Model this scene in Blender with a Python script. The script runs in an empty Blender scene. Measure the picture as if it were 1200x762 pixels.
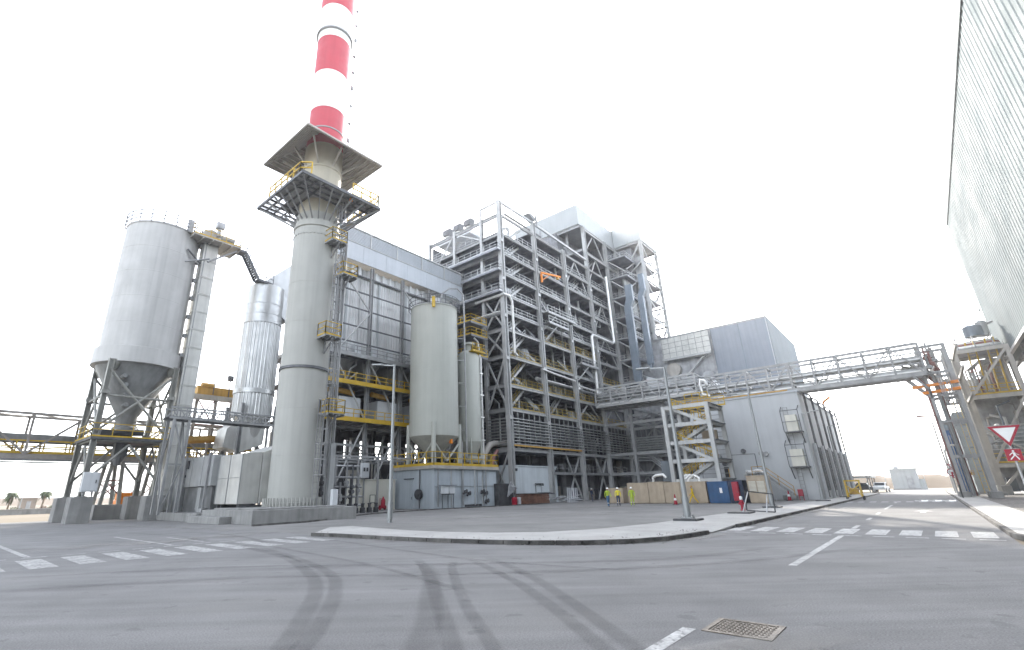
import bpy, bmesh, math, random
from mathutils import Vector, Matrix
R = math.radians
rnd = random.Random(7)
C = bpy.context.scene.collection
scene = bpy.context.scene

# ------------------------------------------------------------------ camera
cam = bpy.data.cameras.new('camera')
camo = bpy.data.objects.new('camera', cam)
C.objects.link(camo)
fw = Vector((0.70339336, 0.62821346, 0.33254417,)); rt = Vector((0.67176825, -0.74042982, -0.02216052,)); up = Vector((-0.23230408, -0.23898018, 0.94282728,))
m = Matrix((rt, up, -fw)).transposed().to_4x4()
m.translation = (0, 0, 1.65)
camo.matrix_world = m
cam.sensor_width = 36.0
cam.sensor_fit = 'HORIZONTAL'
cam.lens = 568.2 / 1200 * 36
cam.shift_x = (600 - 548.3) / 1200
cam.shift_y = (376.6 - 381) / 1200
cam.clip_start = 0.1
cam.clip_end = 9000
scene.camera = camo

# ------------------------------------------------------------------ world, sun, exposure
SUN_AZ, SUN_EL = 24.5, 29.3          # azimuth from +X towards +Y
world = bpy.data.worlds.new('World')
scene.world = world
world.use_nodes = True
wn, wl = world.node_tree.nodes, world.node_tree.links
bg = wn['Background']
sky = wn.new('ShaderNodeTexSky')
sky.sky_type = 'NISHITA'
sky.sun_disc = False
sky.sun_elevation = R(SUN_EL)
sky.sun_rotation = R(90 - SUN_AZ)
sky.air_density = 1.0
sky.dust_density = 1.0
sky.ozone_density = 1.0
hs = wn.new('ShaderNodeHueSaturation')     # dusty desert air: almost white sky
hs.inputs['Saturation'].default_value = 0.32
wl.new(sky.outputs[0], hs.inputs['Color'])
wl.new(hs.outputs[0], bg.inputs['Color'])
bg.inputs['Strength'].default_value = 0.15
sl = bpy.data.lights.new('sun', 'SUN')
sl.energy = 2.0
sl.angle = R(0.53)
sl.color = (1.0, 0.93, 0.82)
so = bpy.data.objects.new('sun', sl)
C.objects.link(so)
sd = Vector((math.cos(R(SUN_EL)) * math.cos(R(SUN_AZ)), math.cos(R(SUN_EL)) * math.sin(R(SUN_AZ)), math.sin(R(SUN_EL))))
so.rotation_euler = (-sd).to_track_quat('-Z', 'Y').to_euler()
so.location = (0, 0, 80)
vs = scene.view_settings
vs.view_transform = 'Standard'
vs.look = 'None'
vs.gamma = 1.0
vs.use_curve_mapping = False
vs.exposure = 2.5
scene.cycles.max_bounces = 8
scene.cycles.diffuse_bounces = 4
scene.cycles.glossy_bounces = 3
scene.cycles.transparent_max_bounces = 12

# ------------------------------------------------------------------ materials
def mat(name, col, rough=0.6, metal=0.0, var=0.12, scale=1.5, streak=0.0, bump=0.0, bscale=30, speck=0.0, speck_scale=60, stain=None, spec=0.3, sweep=0.0, spots=None):
    m = bpy.data.materials.new(name)
    m.use_nodes = True
    n, l = m.node_tree.nodes, m.node_tree.links
    b = n['Principled BSDF']
    b.inputs['Roughness'].default_value = rough
    b.inputs['Metallic'].default_value = metal
    b.inputs['Specular IOR Level'].default_value = spec
    tc = n.new('ShaderNodeTexCoord')
    def noise(sc, det=5, mp=None):
        t = n.new('ShaderNodeTexNoise')
        t.inputs['Scale'].default_value = sc
        t.inputs['Detail'].default_value = det
        if mp:
            q = n.new('ShaderNodeMapping')
            q.inputs['Scale'].default_value = mp
            l.new(tc.outputs['Object'], q.inputs[0]); l.new(q.outputs[0], t.inputs['Vector'])
        else:
            l.new(tc.outputs['Object'], t.inputs['Vector'])
        return t.outputs['Fac']
    def ramp(src, lo, hi, a, c):
        r = n.new('ShaderNodeMapRange')
        r.inputs[1].default_value = lo; r.inputs[2].default_value = hi
        r.inputs[3].default_value = a; r.inputs[4].default_value = c
        l.new(src, r.inputs[0])
        return r.outputs[0]
    def mul(x, y):
        k = n.new('ShaderNodeMath'); k.operation = 'MULTIPLY'
        l.new(x, k.inputs[0]); l.new(y, k.inputs[1])
        return k.outputs[0]
    f = ramp(noise(scale, 6), 0.3, 0.7, 1 - var, 1 + var)
    f = mul(f, ramp(noise(scale * 0.17, 3), 0.3, 0.7, 1 - var * 0.8, 1 + var * 0.8))
    if sweep:                                        # faint brushed bands left by sweepers and wind
        q0 = n.new('ShaderNodeMapping'); q0.inputs['Rotation'].default_value = (0, 0, R(48)); l.new(tc.outputs['Object'], q0.inputs[0])
        t0 = n.new('ShaderNodeTexNoise'); t0.inputs['Scale'].default_value = 1.0; t0.inputs['Detail'].default_value = 5
        q1 = n.new('ShaderNodeMapping'); q1.inputs['Scale'].default_value = (0.16, 2.4, 1); l.new(q0.outputs[0], q1.inputs[0]); l.new(q1.outputs[0], t0.inputs['Vector'])
        f = mul(f, ramp(t0.outputs['Fac'], 0.35, 0.7, 1 + sweep, 1 - sweep))
    if streak:
        f = mul(f, ramp(noise(1.0, 6, (2.6, 2.6, 0.12)), 0.42, 0.72, 1.0, 1 - streak))
    if speck:
        f = mul(f, ramp(noise(speck_scale, 2), 0.3, 0.7, 1 - speck, 1 + speck))
    mx = n.new('ShaderNodeVectorMath'); mx.operation = 'SCALE'
    mx.inputs[0].default_value = col[:3]
    l.new(f, mx.inputs['Scale'])
    out = mx.outputs[0]
    if stain:
        sc_, amt, scol = stain
        mm = n.new('ShaderNodeMix'); mm.data_type = 'RGBA'
        l.new(ramp(noise(sc_, 8), 0.52, 0.72, 0, amt), mm.inputs['Factor'])
        l.new(out, mm.inputs['A']); mm.inputs['B'].default_value = (*scol, 1)
        out = mm.outputs['Result']
    if spots:                                        # small crisp stains, chips and worn holes
        sc_, lo_, amt, scol = spots
        mm = n.new('ShaderNodeMix'); mm.data_type = 'RGBA'
        l.new(ramp(noise(sc_, 7), lo_, lo_ + 0.05, 0, amt), mm.inputs['Factor'])
        l.new(out, mm.inputs['A']); mm.inputs['B'].default_value = (*scol, 1)
        out = mm.outputs['Result']
    l.new(out, b.inputs['Base Color'])
    l.new(ramp(noise(scale * 2.3, 4), 0.3, 0.7, max(0.03, rough - 0.1), min(1, rough + 0.1)), b.inputs['Roughness'])
    if bump:
        bp = n.new('ShaderNodeBump'); bp.inputs['Strength'].default_value = bump
        bp.inputs['Distance'].default_value = 0.02
        l.new(noise(bscale, 5), bp.inputs['Height'])
        l.new(bp.outputs[0], b.inputs['Normal'])
    return m

M = dict(
    asphalt=mat('asphalt', (0.190, 0.189, 0.190), 0.9, 0, 0.10, 0.55, 0, 0.5, 90, 0.22, 45, (0.35, 0.35, (0.225, 0.22, 0.212)), 0.1, 0.09, (2.2, 0.63, 0.45, (0.12, 0.12, 0.122))),
    yard=mat('yard_concrete', (0.20, 0.197, 0.193), 0.85, 0, 0.12, 0.4, 0, 0.35, 40, 0.14, 30, (0.25, 0.5, (0.25, 0.243, 0.232)), 0.1, 0.05, (1.4, 0.62, 0.4, (0.13, 0.13, 0.13))),
    sand=mat('sand', (0.19, 0.162, 0.125), 0.95, 0, 0.15, 0.05, 0, 0.3, 3, 0, 60, None, 0.1),
    hill=mat('desert_hill', (0.115, 0.082, 0.052), 0.95, 0, 0.2, 0.02, 0, 0.3, 0.5),
    gravel=mat('gravel', (0.17, 0.16, 0.15), 0.95, 0, 0.35, 4.0, 0, 1.0, 9, 0.4, 12),
    paving=mat('paving', (0.365, 0.36, 0.35), 0.85, 0, 0.10, 0.8, 0, 0.3, 60, 0.10, 25, (0.6, 0.4, (0.30, 0.285, 0.265)), 0.1, 0, (5.0, 0.64, 0.5, (0.2, 0.19, 0.18))),
    kerb=mat('kerb_stone', (0.10, 0.097, 0.093), 0.9, 0, 0.35, 2.2, 0, 0.5, 20, 0.2, 20, (1.5, 0.7, (0.22, 0.21, 0.20))),
    paint=mat('road_paint', (0.42, 0.42, 0.415), 0.8, 0, 0.12, 3.0, 0, 0.2, 60, 0.18, 20, (2.6, 0.85, (0.24, 0.24, 0.24)), 0.1, 0, (9.0, 0.56, 0.8, (0.19, 0.19, 0.19))),
    paintworn=mat('worn_road_paint', (0.36, 0.36, 0.355), 0.85, 0, 0.15, 2.0, 0, 0.2, 60, 0.22, 20, (2.2, 0.9, (0.22, 0.22, 0.22)), 0.1, 0, (8.0, 0.53, 0.85, (0.19, 0.19, 0.19))),
    concrete=mat('concrete', (0.27, 0.27, 0.265), 0.88, 0, 0.14, 1.2, 0.25, 0.4, 25, 0.08, 40, (0.9, 0.4, (0.19, 0.185, 0.18))),
    stack=mat('stack_grey', (0.39, 0.392, 0.37), 0.6, 0, 0.035, 0.8, 0.09, 0.0),
    neck=mat('stack_cream', (0.43, 0.40, 0.33), 0.6, 0, 0.05, 1.0, 0.10),
    red=mat('signal_red', (0.44, 0.05, 0.075), 0.5, 0, 0.06, 0.8, 0.10),
    white=mat('white_paint', (0.74, 0.75, 0.74), 0.5, 0, 0.05, 0.8, 0.12),
    silo=mat('silo_paint', (0.43, 0.43, 0.425), 0.5, 0.1, 0.05, 0.7, 0.13, 0.0, 30, 0.0, 60, (0.5, 0.25, (0.55, 0.55, 0.55))),
    soffit=mat('canopy_sheet', (0.25, 0.23, 0.205), 0.7, 0, 0.12, 1.0, 0.15),
    gantry=mat('gantry_steel', (0.27, 0.25, 0.23), 0.65, 0.1, 0.2, 1.0, 0.2),
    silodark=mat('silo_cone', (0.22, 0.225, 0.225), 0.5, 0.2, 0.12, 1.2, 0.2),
    tank=mat('tank_green_grey', (0.40, 0.412, 0.378), 0.5, 0, 0.03, 0.7, 0.08),
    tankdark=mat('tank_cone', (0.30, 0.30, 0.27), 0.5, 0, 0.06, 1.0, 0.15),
    clad=mat('bright_cladding', (0.46, 0.47, 0.475), 0.38, 0.6, 0.08, 0.8, 0.08),
    filterclad=mat('filter_cladding', (0.56, 0.57, 0.575), 0.5, 0.2, 0.06, 0.8, 0.12),
    cladbox=mat('insulated_cladding', (0.56, 0.56, 0.54), 0.42, 0.5, 0.10, 0.9, 0.15, 0.25, 3),
    sheet=mat('grey_sheet', (0.36, 0.37, 0.375), 0.5, 0.4, 0.12, 0.8, 0.2),
    sheetdark=mat('dark_sheet', (0.20, 0.205, 0.21), 0.55, 0.4, 0.2, 0.9, 0.25),
    steel=mat('steel_grey', (0.29, 0.295, 0.30), 0.5, 0.35, 0.12, 1.0, 0.15),
    steellight=mat('steel_light', (0.41, 0.415, 0.415), 0.45, 0.3, 0.10, 1.0, 0.15),
    steeldark=mat('steel_dark', (0.13, 0.135, 0.145), 0.6, 0.3, 0.2, 1.0, 0.2),
    galv=mat('galvanised', (0.42, 0.43, 0.435), 0.42, 0.6, 0.12, 2.0, 0.1),
    pipe=mat('pipe_white', (0.68, 0.68, 0.67), 0.35, 0.4, 0.06, 1.0, 0.1),
    rack=mat('rack_beige', (0.40, 0.38, 0.35), 0.55, 0.2, 0.12, 1.0, 0.15),
    legs=mat('leg_grey', (0.27, 0.27, 0.25), 0.55, 0.15, 0.12, 1.0, 0.2),
    redox=mat('red_oxide', (0.26, 0.13, 0.12), 0.7, 0.1, 0.2, 1.0, 0.2),
    grating=mat('floor_plate', (0.24, 0.25, 0.275), 0.65, 0.3, 0.2, 1.0),
    yellow=mat('safety_yellow', (0.50, 0.33, 0.035), 0.5, 0, 0.10, 1.0, 0.12),
    yellowdull=mat('worn_yellow', (0.34, 0.255, 0.07), 0.6, 0, 0.2, 1.0, 0.2),
    ochre=mat('ochre_steel', (0.45, 0.27, 0.07), 0.6, 0, 0.15, 1.0, 0.2),
    orange=mat('orange_paint', (0.75, 0.24, 0.03), 0.5, 0, 0.08, 1.0, 0.1),
    fascia=mat('fascia_blue_grey', (0.41, 0.44, 0.475), 0.55, 0.1, 0.04, 0.7, 0.08),
    facade=mat('hall_grey', (0.48, 0.497, 0.512), 0.7, 0, 0.04, 0.6, 0.07),
    block=mat('block_blue_grey', (0.215, 0.245, 0.29), 0.5, 0.2, 0.04, 0.6, 0.10),
    blockside=mat('block_pale', (0.22, 0.255, 0.285), 0.85, 0, 0.04, 0.6, 0.10, 0, 30, 0, 60, None, 0.05),
    translucent=mat('panel_pale', (0.55, 0.55, 0.52), 0.4, 0, 0.10, 1.5),
    bluewall=mat('blue_grey_wall', (0.40, 0.445, 0.48), 0.55, 0, 0.06, 0.8, 0.15),
    bluewalldark=mat('blue_grey_dark', (0.14, 0.16, 0.18), 0.6, 0, 0.1, 0.8, 0.15),
    shelter=mat('shelter_blue', (0.53, 0.575, 0.60), 0.5, 0, 0.05, 0.8, 0.12),
    cream=mat('cream_panel', (0.66, 0.645, 0.57), 0.6, 0, 0.05, 0.8, 0.12),
    boxwhite=mat('box_white', (0.55, 0.57, 0.59), 0.5, 0, 0.05, 1.0, 0.10),
    roofwhite=mat('roof_panel', (0.36, 0.38, 0.39), 0.45, 0.1, 0.03, 0.5, 0.05),
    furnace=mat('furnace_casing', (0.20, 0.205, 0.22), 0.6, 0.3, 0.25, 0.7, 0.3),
    equip=mat('equipment_grey', (0.36, 0.37, 0.385), 0.55, 0.3, 0.25, 1.0, 0.2),
    bluepipe=mat('duct_blue_grey', (0.17, 0.205, 0.245), 0.45, 0.2, 0.10, 0.8, 0.15),
    bluedeep=mat('duct_blue', (0.05, 0.12, 0.30), 0.45, 0.1, 0.2, 0.8, 0.2),
    greyduct=mat('duct_grey', (0.27, 0.31, 0.32), 0.5, 0.2, 0.08, 0.8, 0.15),
    rightwall=mat('ribbed_pale_wall', (0.155, 0.185, 0.193), 0.84, 0, 0.08, 0.15, 0.08, 0, 30, 0, 60, None, 0.08),
    tan=mat('tan_panel', (0.40, 0.33, 0.25), 0.65, 0, 0.10, 1.5, 0.15, 0.2, 10, 0, 60, (1.2, 0.35, (0.30, 0.24, 0.18))),
    blue=mat('container_blue', (0.03, 0.085, 0.19), 0.5, 0, 0.12, 1.5, 0.2),
    bluedark=mat('container_navy', (0.03, 0.045, 0.085), 0.5, 0, 0.12, 1.5, 0.2),
    rust=mat('timber_brown', (0.16, 0.085, 0.06), 0.8, 0, 0.25, 2.0, 0.2),
    black=mat('black', (0.025, 0.025, 0.028), 0.6, 0, 0.2, 2.0),
    dark=mat('dark_grey', (0.06, 0.062, 0.066), 0.6, 0.1, 0.2, 2.0),
    glass=mat('dark_glass', (0.03, 0.04, 0.05), 0.12, 0.0, 0.1, 1.0),
    signred=mat('sign_red', (0.32, 0.02, 0.04), 0.4, 0, 0.05, 2.0),
    signwhite=mat('sign_white', (0.75, 0.76, 0.76), 0.4, 0, 0.04, 2.0),
    skin=mat('skin', (0.33, 0.18, 0.12), 0.6, 0, 0.05, 5.0),
    navy=mat('work_navy', (0.04, 0.055, 0.09), 0.85, 0, 0.15, 8.0),
    bluecloth=mat('work_blue', (0.07, 0.14, 0.24), 0.85, 0, 0.15, 8.0),
    lime=mat('hi_vis_lime', (0.38, 0.50, 0.05), 0.7, 0, 0.08, 8.0),
    hiyellow=mat('hi_vis_yellow', (0.72, 0.62, 0.05), 0.7, 0, 0.08, 8.0),
    amber=mat('work_amber', (0.62, 0.42, 0.03), 0.8, 0, 0.1, 8.0),
    hat=mat('hard_hat_white', (0.8, 0.8, 0.78), 0.3, 0, 0.03, 5.0),
    bark=mat('palm_bark', (0.16, 0.12, 0.08), 0.9, 0, 0.3, 5.0),
    frond=mat('palm_frond', (0.07, 0.09, 0.04), 0.7, 0, 0.3, 5.0),
    house=mat('house_white', (0.38, 0.40, 0.41), 0.6, 0, 0.05, 1.0, 0.1),
    wallbrown=mat('mud_wall', (0.30, 0.25, 0.21), 0.85, 0, 0.12, 1.0, 0.1),
    iron=mat('cast_iron', (0.12, 0.105, 0.09), 0.6, 0.5, 0.3, 12.0, 0, 0.4, 40),
    rubber=mat('tyre_rubber', (0.03, 0.03, 0.03), 0.8, 0, 0.2, 5.0),
    carwhite=mat('car_white', (0.68, 0.69, 0.70), 0.3, 0, 0.03, 1.0),
    lamp=mat('lamp_grey', (0.31, 0.325, 0.33), 0.45, 0.4, 0.06, 1.0, 0.1),
)

def mark_material(name, col, lo, hi, amt, edge_scale=1.5):
    """thin worn film on the asphalt: rubber marks and dust, patchy"""
    m = bpy.data.materials.new(name); m.use_nodes = True
    n, l = m.node_tree.nodes, m.node_tree.links
    b = n['Principled BSDF']; b.inputs['Base Color'].default_value = (*col, 1); b.inputs['Roughness'].default_value = 0.85
    tc = n.new('ShaderNodeTexCoord'); t = n.new('ShaderNodeTexNoise')
    t.inputs['Scale'].default_value = edge_scale; t.inputs['Detail'].default_value = 8
    l.new(tc.outputs['Object'], t.inputs['Vector'])
    uv = n.new('ShaderNodeAttribute'); uv.attribute_name = 'across'
    r = n.new('ShaderNodeMapRange'); r.inputs[1].default_value = lo; r.inputs[2].default_value = hi
    r.inputs[3].default_value = 0; r.inputs[4].default_value = amt
    l.new(t.outputs['Fac'], r.inputs[0])
    k = n.new('ShaderNodeMath'); k.operation = 'MULTIPLY'
    l.new(r.outputs[0], k.inputs[0]); l.new(uv.outputs['Fac'], k.inputs[1])
    l.new(k.outputs[0], b.inputs['Alpha'])
    return m
M['tyre_mark'] = mark_material('tyre_mark', (0.055, 0.055, 0.058), 0.1, 0.55, 0.18)
M['dust'] = mark_material('dust_film', (0.30, 0.285, 0.26), 0.35, 0.7, 0.45, 0.8)

# ------------------------------------------------------------------ mesh builder
WL = {}                                     # object -> world origin of its thing
class MB:
    def __init__(s): s.v = []; s.f = []; s.mi = []; s.k = 0
    def add(s, vs, fs):
        o = len(s.v); s.v += [tuple(v) for v in vs]
        for f in fs: s.f.append([i + o for i in f]); s.mi.append(s.k)
        return s
    def box(s, x0, x1, y0, y1, z0, z1):
        v = [(x, y, z) for z in (z0, z1) for y in (y0, y1) for x in (x0, x1)]
        return s.add(v, [(0, 2, 3, 1), (4, 5, 7, 6), (0, 1, 5, 4), (2, 6, 7, 3), (0, 4, 6, 2), (1, 3, 7, 5)])
    def frame(s, p, q, up=None):
        p, q = Vector(p), Vector(q); d = (q - p).normalized()
        u = Vector(up) if up else (Vector((0, 0, 1)) if abs(d.z) < 0.95 else Vector((1, 0, 0)))
        a = d.cross(u).normalized(); b = a.cross(d).normalized()
        return p, q, a, b
    def beam(s, p, q, w, h=None, up=None):
        h = h or w
        p, q, a, b = s.frame(p, q, up)
        v = [c + a * (i * w / 2) + b * (j * h / 2) for c in (p, q) for i, j in ((-1, -1), (1, -1), (1, 1), (-1, 1))]
        return s.add(v, [(3, 2, 1, 0), (4, 5, 6, 7), (0, 1, 5, 4), (1, 2, 6, 5), (2, 3, 7, 6), (3, 0, 4, 7)])
    def ibeam(s, p, q, w, h, t=0.05, up=None):
        """H section: two flanges and a web, flanges at +-h/2"""
        p, q, a, b = s.frame(p, q, up)
        for k in (-1, 1):
            o = b * (k * (h / 2 - t / 2)); s.beam(p + o, q + o, w, t, tuple(b))
        return s.beam(p, q, t, h - 2 * t, tuple(b))
    def tube(s, p, q, r, n=8, r2=None, caps=True):
        r2 = r if r2 is None else r2
        p, q, a, b = s.frame(p, q)
        cs = [(math.cos(2 * math.pi * i / n), math.sin(2 * math.pi * i / n)) for i in range(n)]
        v = [p + a * (c * r) + b * (z * r) for c, z in cs] + [q + a * (c * r2) + b * (z * r2) for c, z in cs]
        f = [(i, (i + 1) % n, n + (i + 1) % n, n + i) for i in range(n)]
        if caps: f += [tuple(range(n - 1, -1, -1)), tuple(range(n, 2 * n))]
        return s.add(v, f)
    def path(s, pts, r, n=8):
        pts = [Vector(p) for p in pts]
        vs = []; N = len(pts); pa = None
        for i, p in enumerate(pts):
            t = ((pts[min(i + 1, N - 1)] - p).normalized() + (p - pts[max(i - 1, 0)]).normalized())
            t = t.normalized() if t.length > 1e-6 else Vector((0, 0, 1))
            if pa is None:
                u = Vector((0, 0, 1)) if abs(t.z) < 0.9 else Vector((1, 0, 0)); a = t.cross(u).normalized()
            else:
                a = (pa - t * pa.dot(t)).normalized()
            b = a.cross(t); pa = a
            vs += [p + a * (math.cos(2 * math.pi * k / n) * r) + b * (math.sin(2 * math.pi * k / n) * r) for k in range(n)]
        f = []
        for i in range(N - 1):
            for k in range(n): f.append((i * n + k, i * n + (k + 1) % n, (i + 1) * n + (k + 1) % n, (i + 1) * n + k))
        f += [tuple(range(n)), tuple(range((N - 1) * n, N * n))]
        return s.add(vs, f)
    def lathe(s, c, prof, n=32, rib=0.0, a0=0.0, a1=2 * math.pi):
        c = Vector(c); full = abs(a1 - a0 - 2 * math.pi) < 1e-6
        vs = []; m = n if full else n + 1
        for r, z in prof:
            for i in range(m):
                t = a0 + (a1 - a0) * i / n
                rr = r + (rib if (i // 2) % 2 else 0)
                vs.append((c.x + rr * math.cos(t), c.y + rr * math.sin(t), c.z + z))
        f = []
        for j in range(len(prof) - 1):
            for i in range(n):
                k = (i + 1) % m
                f.append((j * m + i, j * m + k, (j + 1) * m + k, (j + 1) * m + i))
        if full and not (len(prof) <= 5 and abs(prof[0][0] - prof[-1][0]) < 1e-6 and abs(prof[0][1] - prof[-1][1]) < 0.8):
            if prof[0][0] > 1e-4: f.append(tuple(range(m - 1, -1, -1)))
            if prof[-1][0] > 1e-4: f.append(tuple(range((len(prof) - 1) * m, len(prof) * m)))
        return s.add(vs, f)
    def prism(s, poly, z0, z1):
        n = len(poly)
        v = [(x, y, z0) for x, y in poly] + [(x, y, z1) for x, y in poly]
        return s.add(v, [tuple(range(n - 1, -1, -1)), tuple(range(n, 2 * n))] + [(i, (i + 1) % n, n + (i + 1) % n, n + i) for i in range(n)])
    def extrude(s, pts, d):
        n = len(pts); d = Vector(d)
        v = [Vector(p) for p in pts] + [Vector(p) + d for p in pts]
        return s.add(v, [tuple(range(n - 1, -1, -1)), tuple(range(n, 2 * n))] + [(i, (i + 1) % n, n + (i + 1) % n, n + i) for i in range(n)])
    def flat(s, poly, z):
        return s.add([(x, y, z) for x, y in poly], [tuple(range(len(poly)))])
    def rail(s, pts, h=1.1, r=0.035, sp=1.6, toe=0.0):
        """handrail along a polyline of floor points"""
        for p, q in zip(pts[:-1], pts[1:]):
            p, q = Vector(p), Vector(q); L = (q - p).length; n = max(1, round(L / sp))
            for k in (h, h * 0.55):
                s.beam(p + Vector((0, 0, k)), q + Vector((0, 0, k)), r * 1.6)
            for i in range(n + 1):
                c = p.lerp(q, i / n); s.beam(c, c + Vector((0, 0, h)), r * 1.6)
            if toe: s.beam(p + Vector((0, 0, toe / 2)), q + Vector((0, 0, toe / 2)), 0.04, toe)
        return s
    def hoop(s, c, r, zs, n=36, w=.05, post=0, z0=0):
        P = [(c[0] + r * math.cos(2 * math.pi * i / n), c[1] + r * math.sin(2 * math.pi * i / n)) for i in range(n)]
        for z in zs:
            for i in range(n): s.beam((*P[i], z), (*P[(i + 1) % n], z), w)
        if post:
            for i in range(0, n, post): s.beam((*P[i], z0), (*P[i], max(zs)), w)
        return s
    def corr(s, p, d, L, z0, z1, pitch=0.5, depth=0.08, nrm=(0, -1, 0), soft=False):
        """trapezoid profiled sheet: starts at p, runs L along d, ribs towards nrm"""
        p, d, nr = Vector(p), Vector(d).normalized(), Vector(nrm)
        prof = []; x = 0.0
        while x < L - 1e-6:
            for f_, h in ((0, 0), (0.45, 0), (0.6, 1), (0.85, 1)):
                if x + f_ * pitch <= L: prof.append((x + f_ * pitch, h))
            x += pitch
        prof.append((L, 0))
        vs = [p + d * a + nr * (h * depth) + Vector((0, 0, z)) for z in (z0 - p.z, z1 - p.z) for a, h in prof]
        n = len(prof)
        return s.add(vs, [(i, i + 1, n + i + 1, n + i) for i in range(n - 1)])
    def ladder(s, p, q, side, w=0.45, cage=True, out=(0, -1, 0)):
        p, q, sd_, o = Vector(p), Vector(q), Vector(side).normalized(), Vector(out).normalized()
        for k in (-1, 1): s.beam(p + sd_ * (k * w / 2), q + sd_ * (k * w / 2), 0.06)
        L = (q - p).length; n = int(L / 0.4)
        for i in range(n + 1):
            c = p.lerp(q, i / n); s.beam(c - sd_ * w / 2, c + sd_ * w / 2, 0.035)
        if cage:
            nh = max(2, int((L - 2.2) / 1.0)); rr = 0.42
            cc = []
            for i in range(nh + 1):
                c = p + (q - p).normalized() * (2.2 + (L - 2.2) * i / nh)
                ring = [c + o * (rr * 0.75) + sd_ * (rr * math.cos(t)) + o * (rr * math.sin(t)) for t in [math.pi * j / 5 for j in range(6)]]
                ring = [c + sd_ * (w / 2 + .03)] + ring + [c - sd_ * (w / 2 + .03)]
                for a, b in zip(ring[:-1], ring[1:]): s.beam(a, b, 0.05)
                cc.append(ring)
            for j in range(1, 7, 1):
                s.beam(cc[0][j], cc[-1][j], 0.04)
        return s
    def build(s, name, mats, parent=None, smooth=False, bevel=0, origin=None, kind=None, across=None):
        me = bpy.data.meshes.new(name)
        if parent is not None: o = WL[parent]
        elif origin is not None: o = Vector(origin)
        else:
            xs = [v[0] for v in s.v]; ys = [v[1] for v in s.v]; zs = [v[2] for v in s.v]
            o = Vector(((min(xs) + max(xs)) / 2, (min(ys) + max(ys)) / 2, min(zs)))
        me.from_pydata([(v[0] - o.x, v[1] - o.y, v[2] - o.z) for v in s.v], [], s.f)
        if not isinstance(mats, (list, tuple)): mats = [mats]
        for q in mats: me.materials.append(M[q])
        if len(mats) > 1: me.polygons.foreach_set('material_index', s.mi)
        bm = bmesh.new(); bm.from_mesh(me)
        bmesh.ops.recalc_face_normals(bm, faces=bm.faces)
        if bevel:
            es = [e for e in bm.edges if len(e.link_faces) == 2 and e.calc_face_angle(0) > 0.6]
            bmesh.ops.bevel(bm, geom=es, offset=bevel, segments=2, affect='EDGES', profile=0.5)
        bm.to_mesh(me); bm.free()
        if smooth:
            me.polygons.foreach_set('use_smooth', [True] * len(me.polygons))
            me.set_sharp_from_angle(angle=R(38))
        if across is not None:
            at = me.attributes.new('across', 'FLOAT', 'POINT'); at.data.foreach_set('value', across)
        ob = bpy.data.objects.new(name, me)
        C.objects.link(ob)
        WL[ob] = o
        if parent is not None: ob.parent = parent
        else: ob.location = o
        if kind: ob['kind'] = kind
        return ob

def thing(name, label, cat, loc, group=None, rz=0):
    o = bpy.data.objects.new(name, None); C.objects.link(o)
    o.empty_display_size = 0.3
    o.location = loc; o.rotation_euler = (0, 0, rz); o['label'] = label; o['category'] = cat
    if group: o['group'] = group
    WL[o] = Vector(loc)
    return o
def tag(o, label, cat, group=None):
    o['label'] = label; o['category'] = cat
    if group: o['group'] = group
    return o
def dup(root, loc, label, rz=None):
    """copy a thing with its parts and sub-parts"""
    r = root.copy(); C.objects.link(r); r.location = loc; r['label'] = label
    if rz is not None: r.rotation_euler = (0, 0, rz)
    for ch in list(root.children):
        c = ch.copy(); C.objects.link(c); c.parent = r
        for g in ch.children:
            d = g.copy(); C.objects.link(d); d.parent = c
    return r
def struct(mb, name, m_, **k):
    return mb.build(name, m_, None, origin=(0, 0, 0), kind='structure', **k)

# ------------------------------------------------------------------ ground, road, pavements, markings
g = MB()
g.flat([(-900, -900), (3500, -900), (3500, 3500), (-900, 3500)], -0.03)
struct(g, 'ground', 'sand')
y = MB(); y.flat([(12, 6), (112, 6), (112, 62), (12, 62)], -0.008)
y.flat([(-2, 56.5), (12, 56.5), (12, 62), (-2, 62)], -0.008)
struct(y, 'yard', 'yard')
g = MB(); g.flat([(18, -60), (112, -60), (112, -2.9), (18, -2.9)], -0.012)
struct(g, 'gravel', 'gravel').__setitem__('kind', 'stuff')
tag(bpy.data.objects['gravel'], 'dark grey gravel verge beside the right-hand pavement', 'gravel')
PO = [(12.75, 21.2), (12.75, 19.4), (12.85, 16.5), (13.1, 13.9), (13.5, 11.8), (14.05, 10.1), (14.8, 8.6), (15.9, 7.5), (17.2, 6.9), (18.8, 6.65), (20.4, 6.5), (23.6, 6.45)]
rd = MB()
rd.flat([(-16, -60), (12.75, -60), (12.75, 21.2), (12.9, 24), (13.2, 57), (-16, 57)], 0.0)
rd.flat([(12.75, -60), (18, -60), (20.5, -1.4), (175, -1.4), (175, 6.45)] + PO[::-1], 0.0)
struct(rd, 'road', 'asphalt')

def arrs(x): return x
OUT = [(12.6, 20.6), (12.85, 19.0), (12.95, 16.5), (13.2, 13.9), (13.6, 11.8), (14.15, 10.15), (14.9, 8.7), (16.0, 7.62), (17.25, 7.02), (18.8, 6.78), (20.3, 6.65)]
IN = [(20.6, 10.35), (19.0, 10.75), (17.4, 11.6), (16.2, 13.2), (15.6, 15.5), (15.5, 17.5), (15.8, 20.3), (16.3, 23.0), (15.2, 23.4)]
pv = MB()
pv.prism(OUT + IN, -0.02, 0.12)
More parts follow.
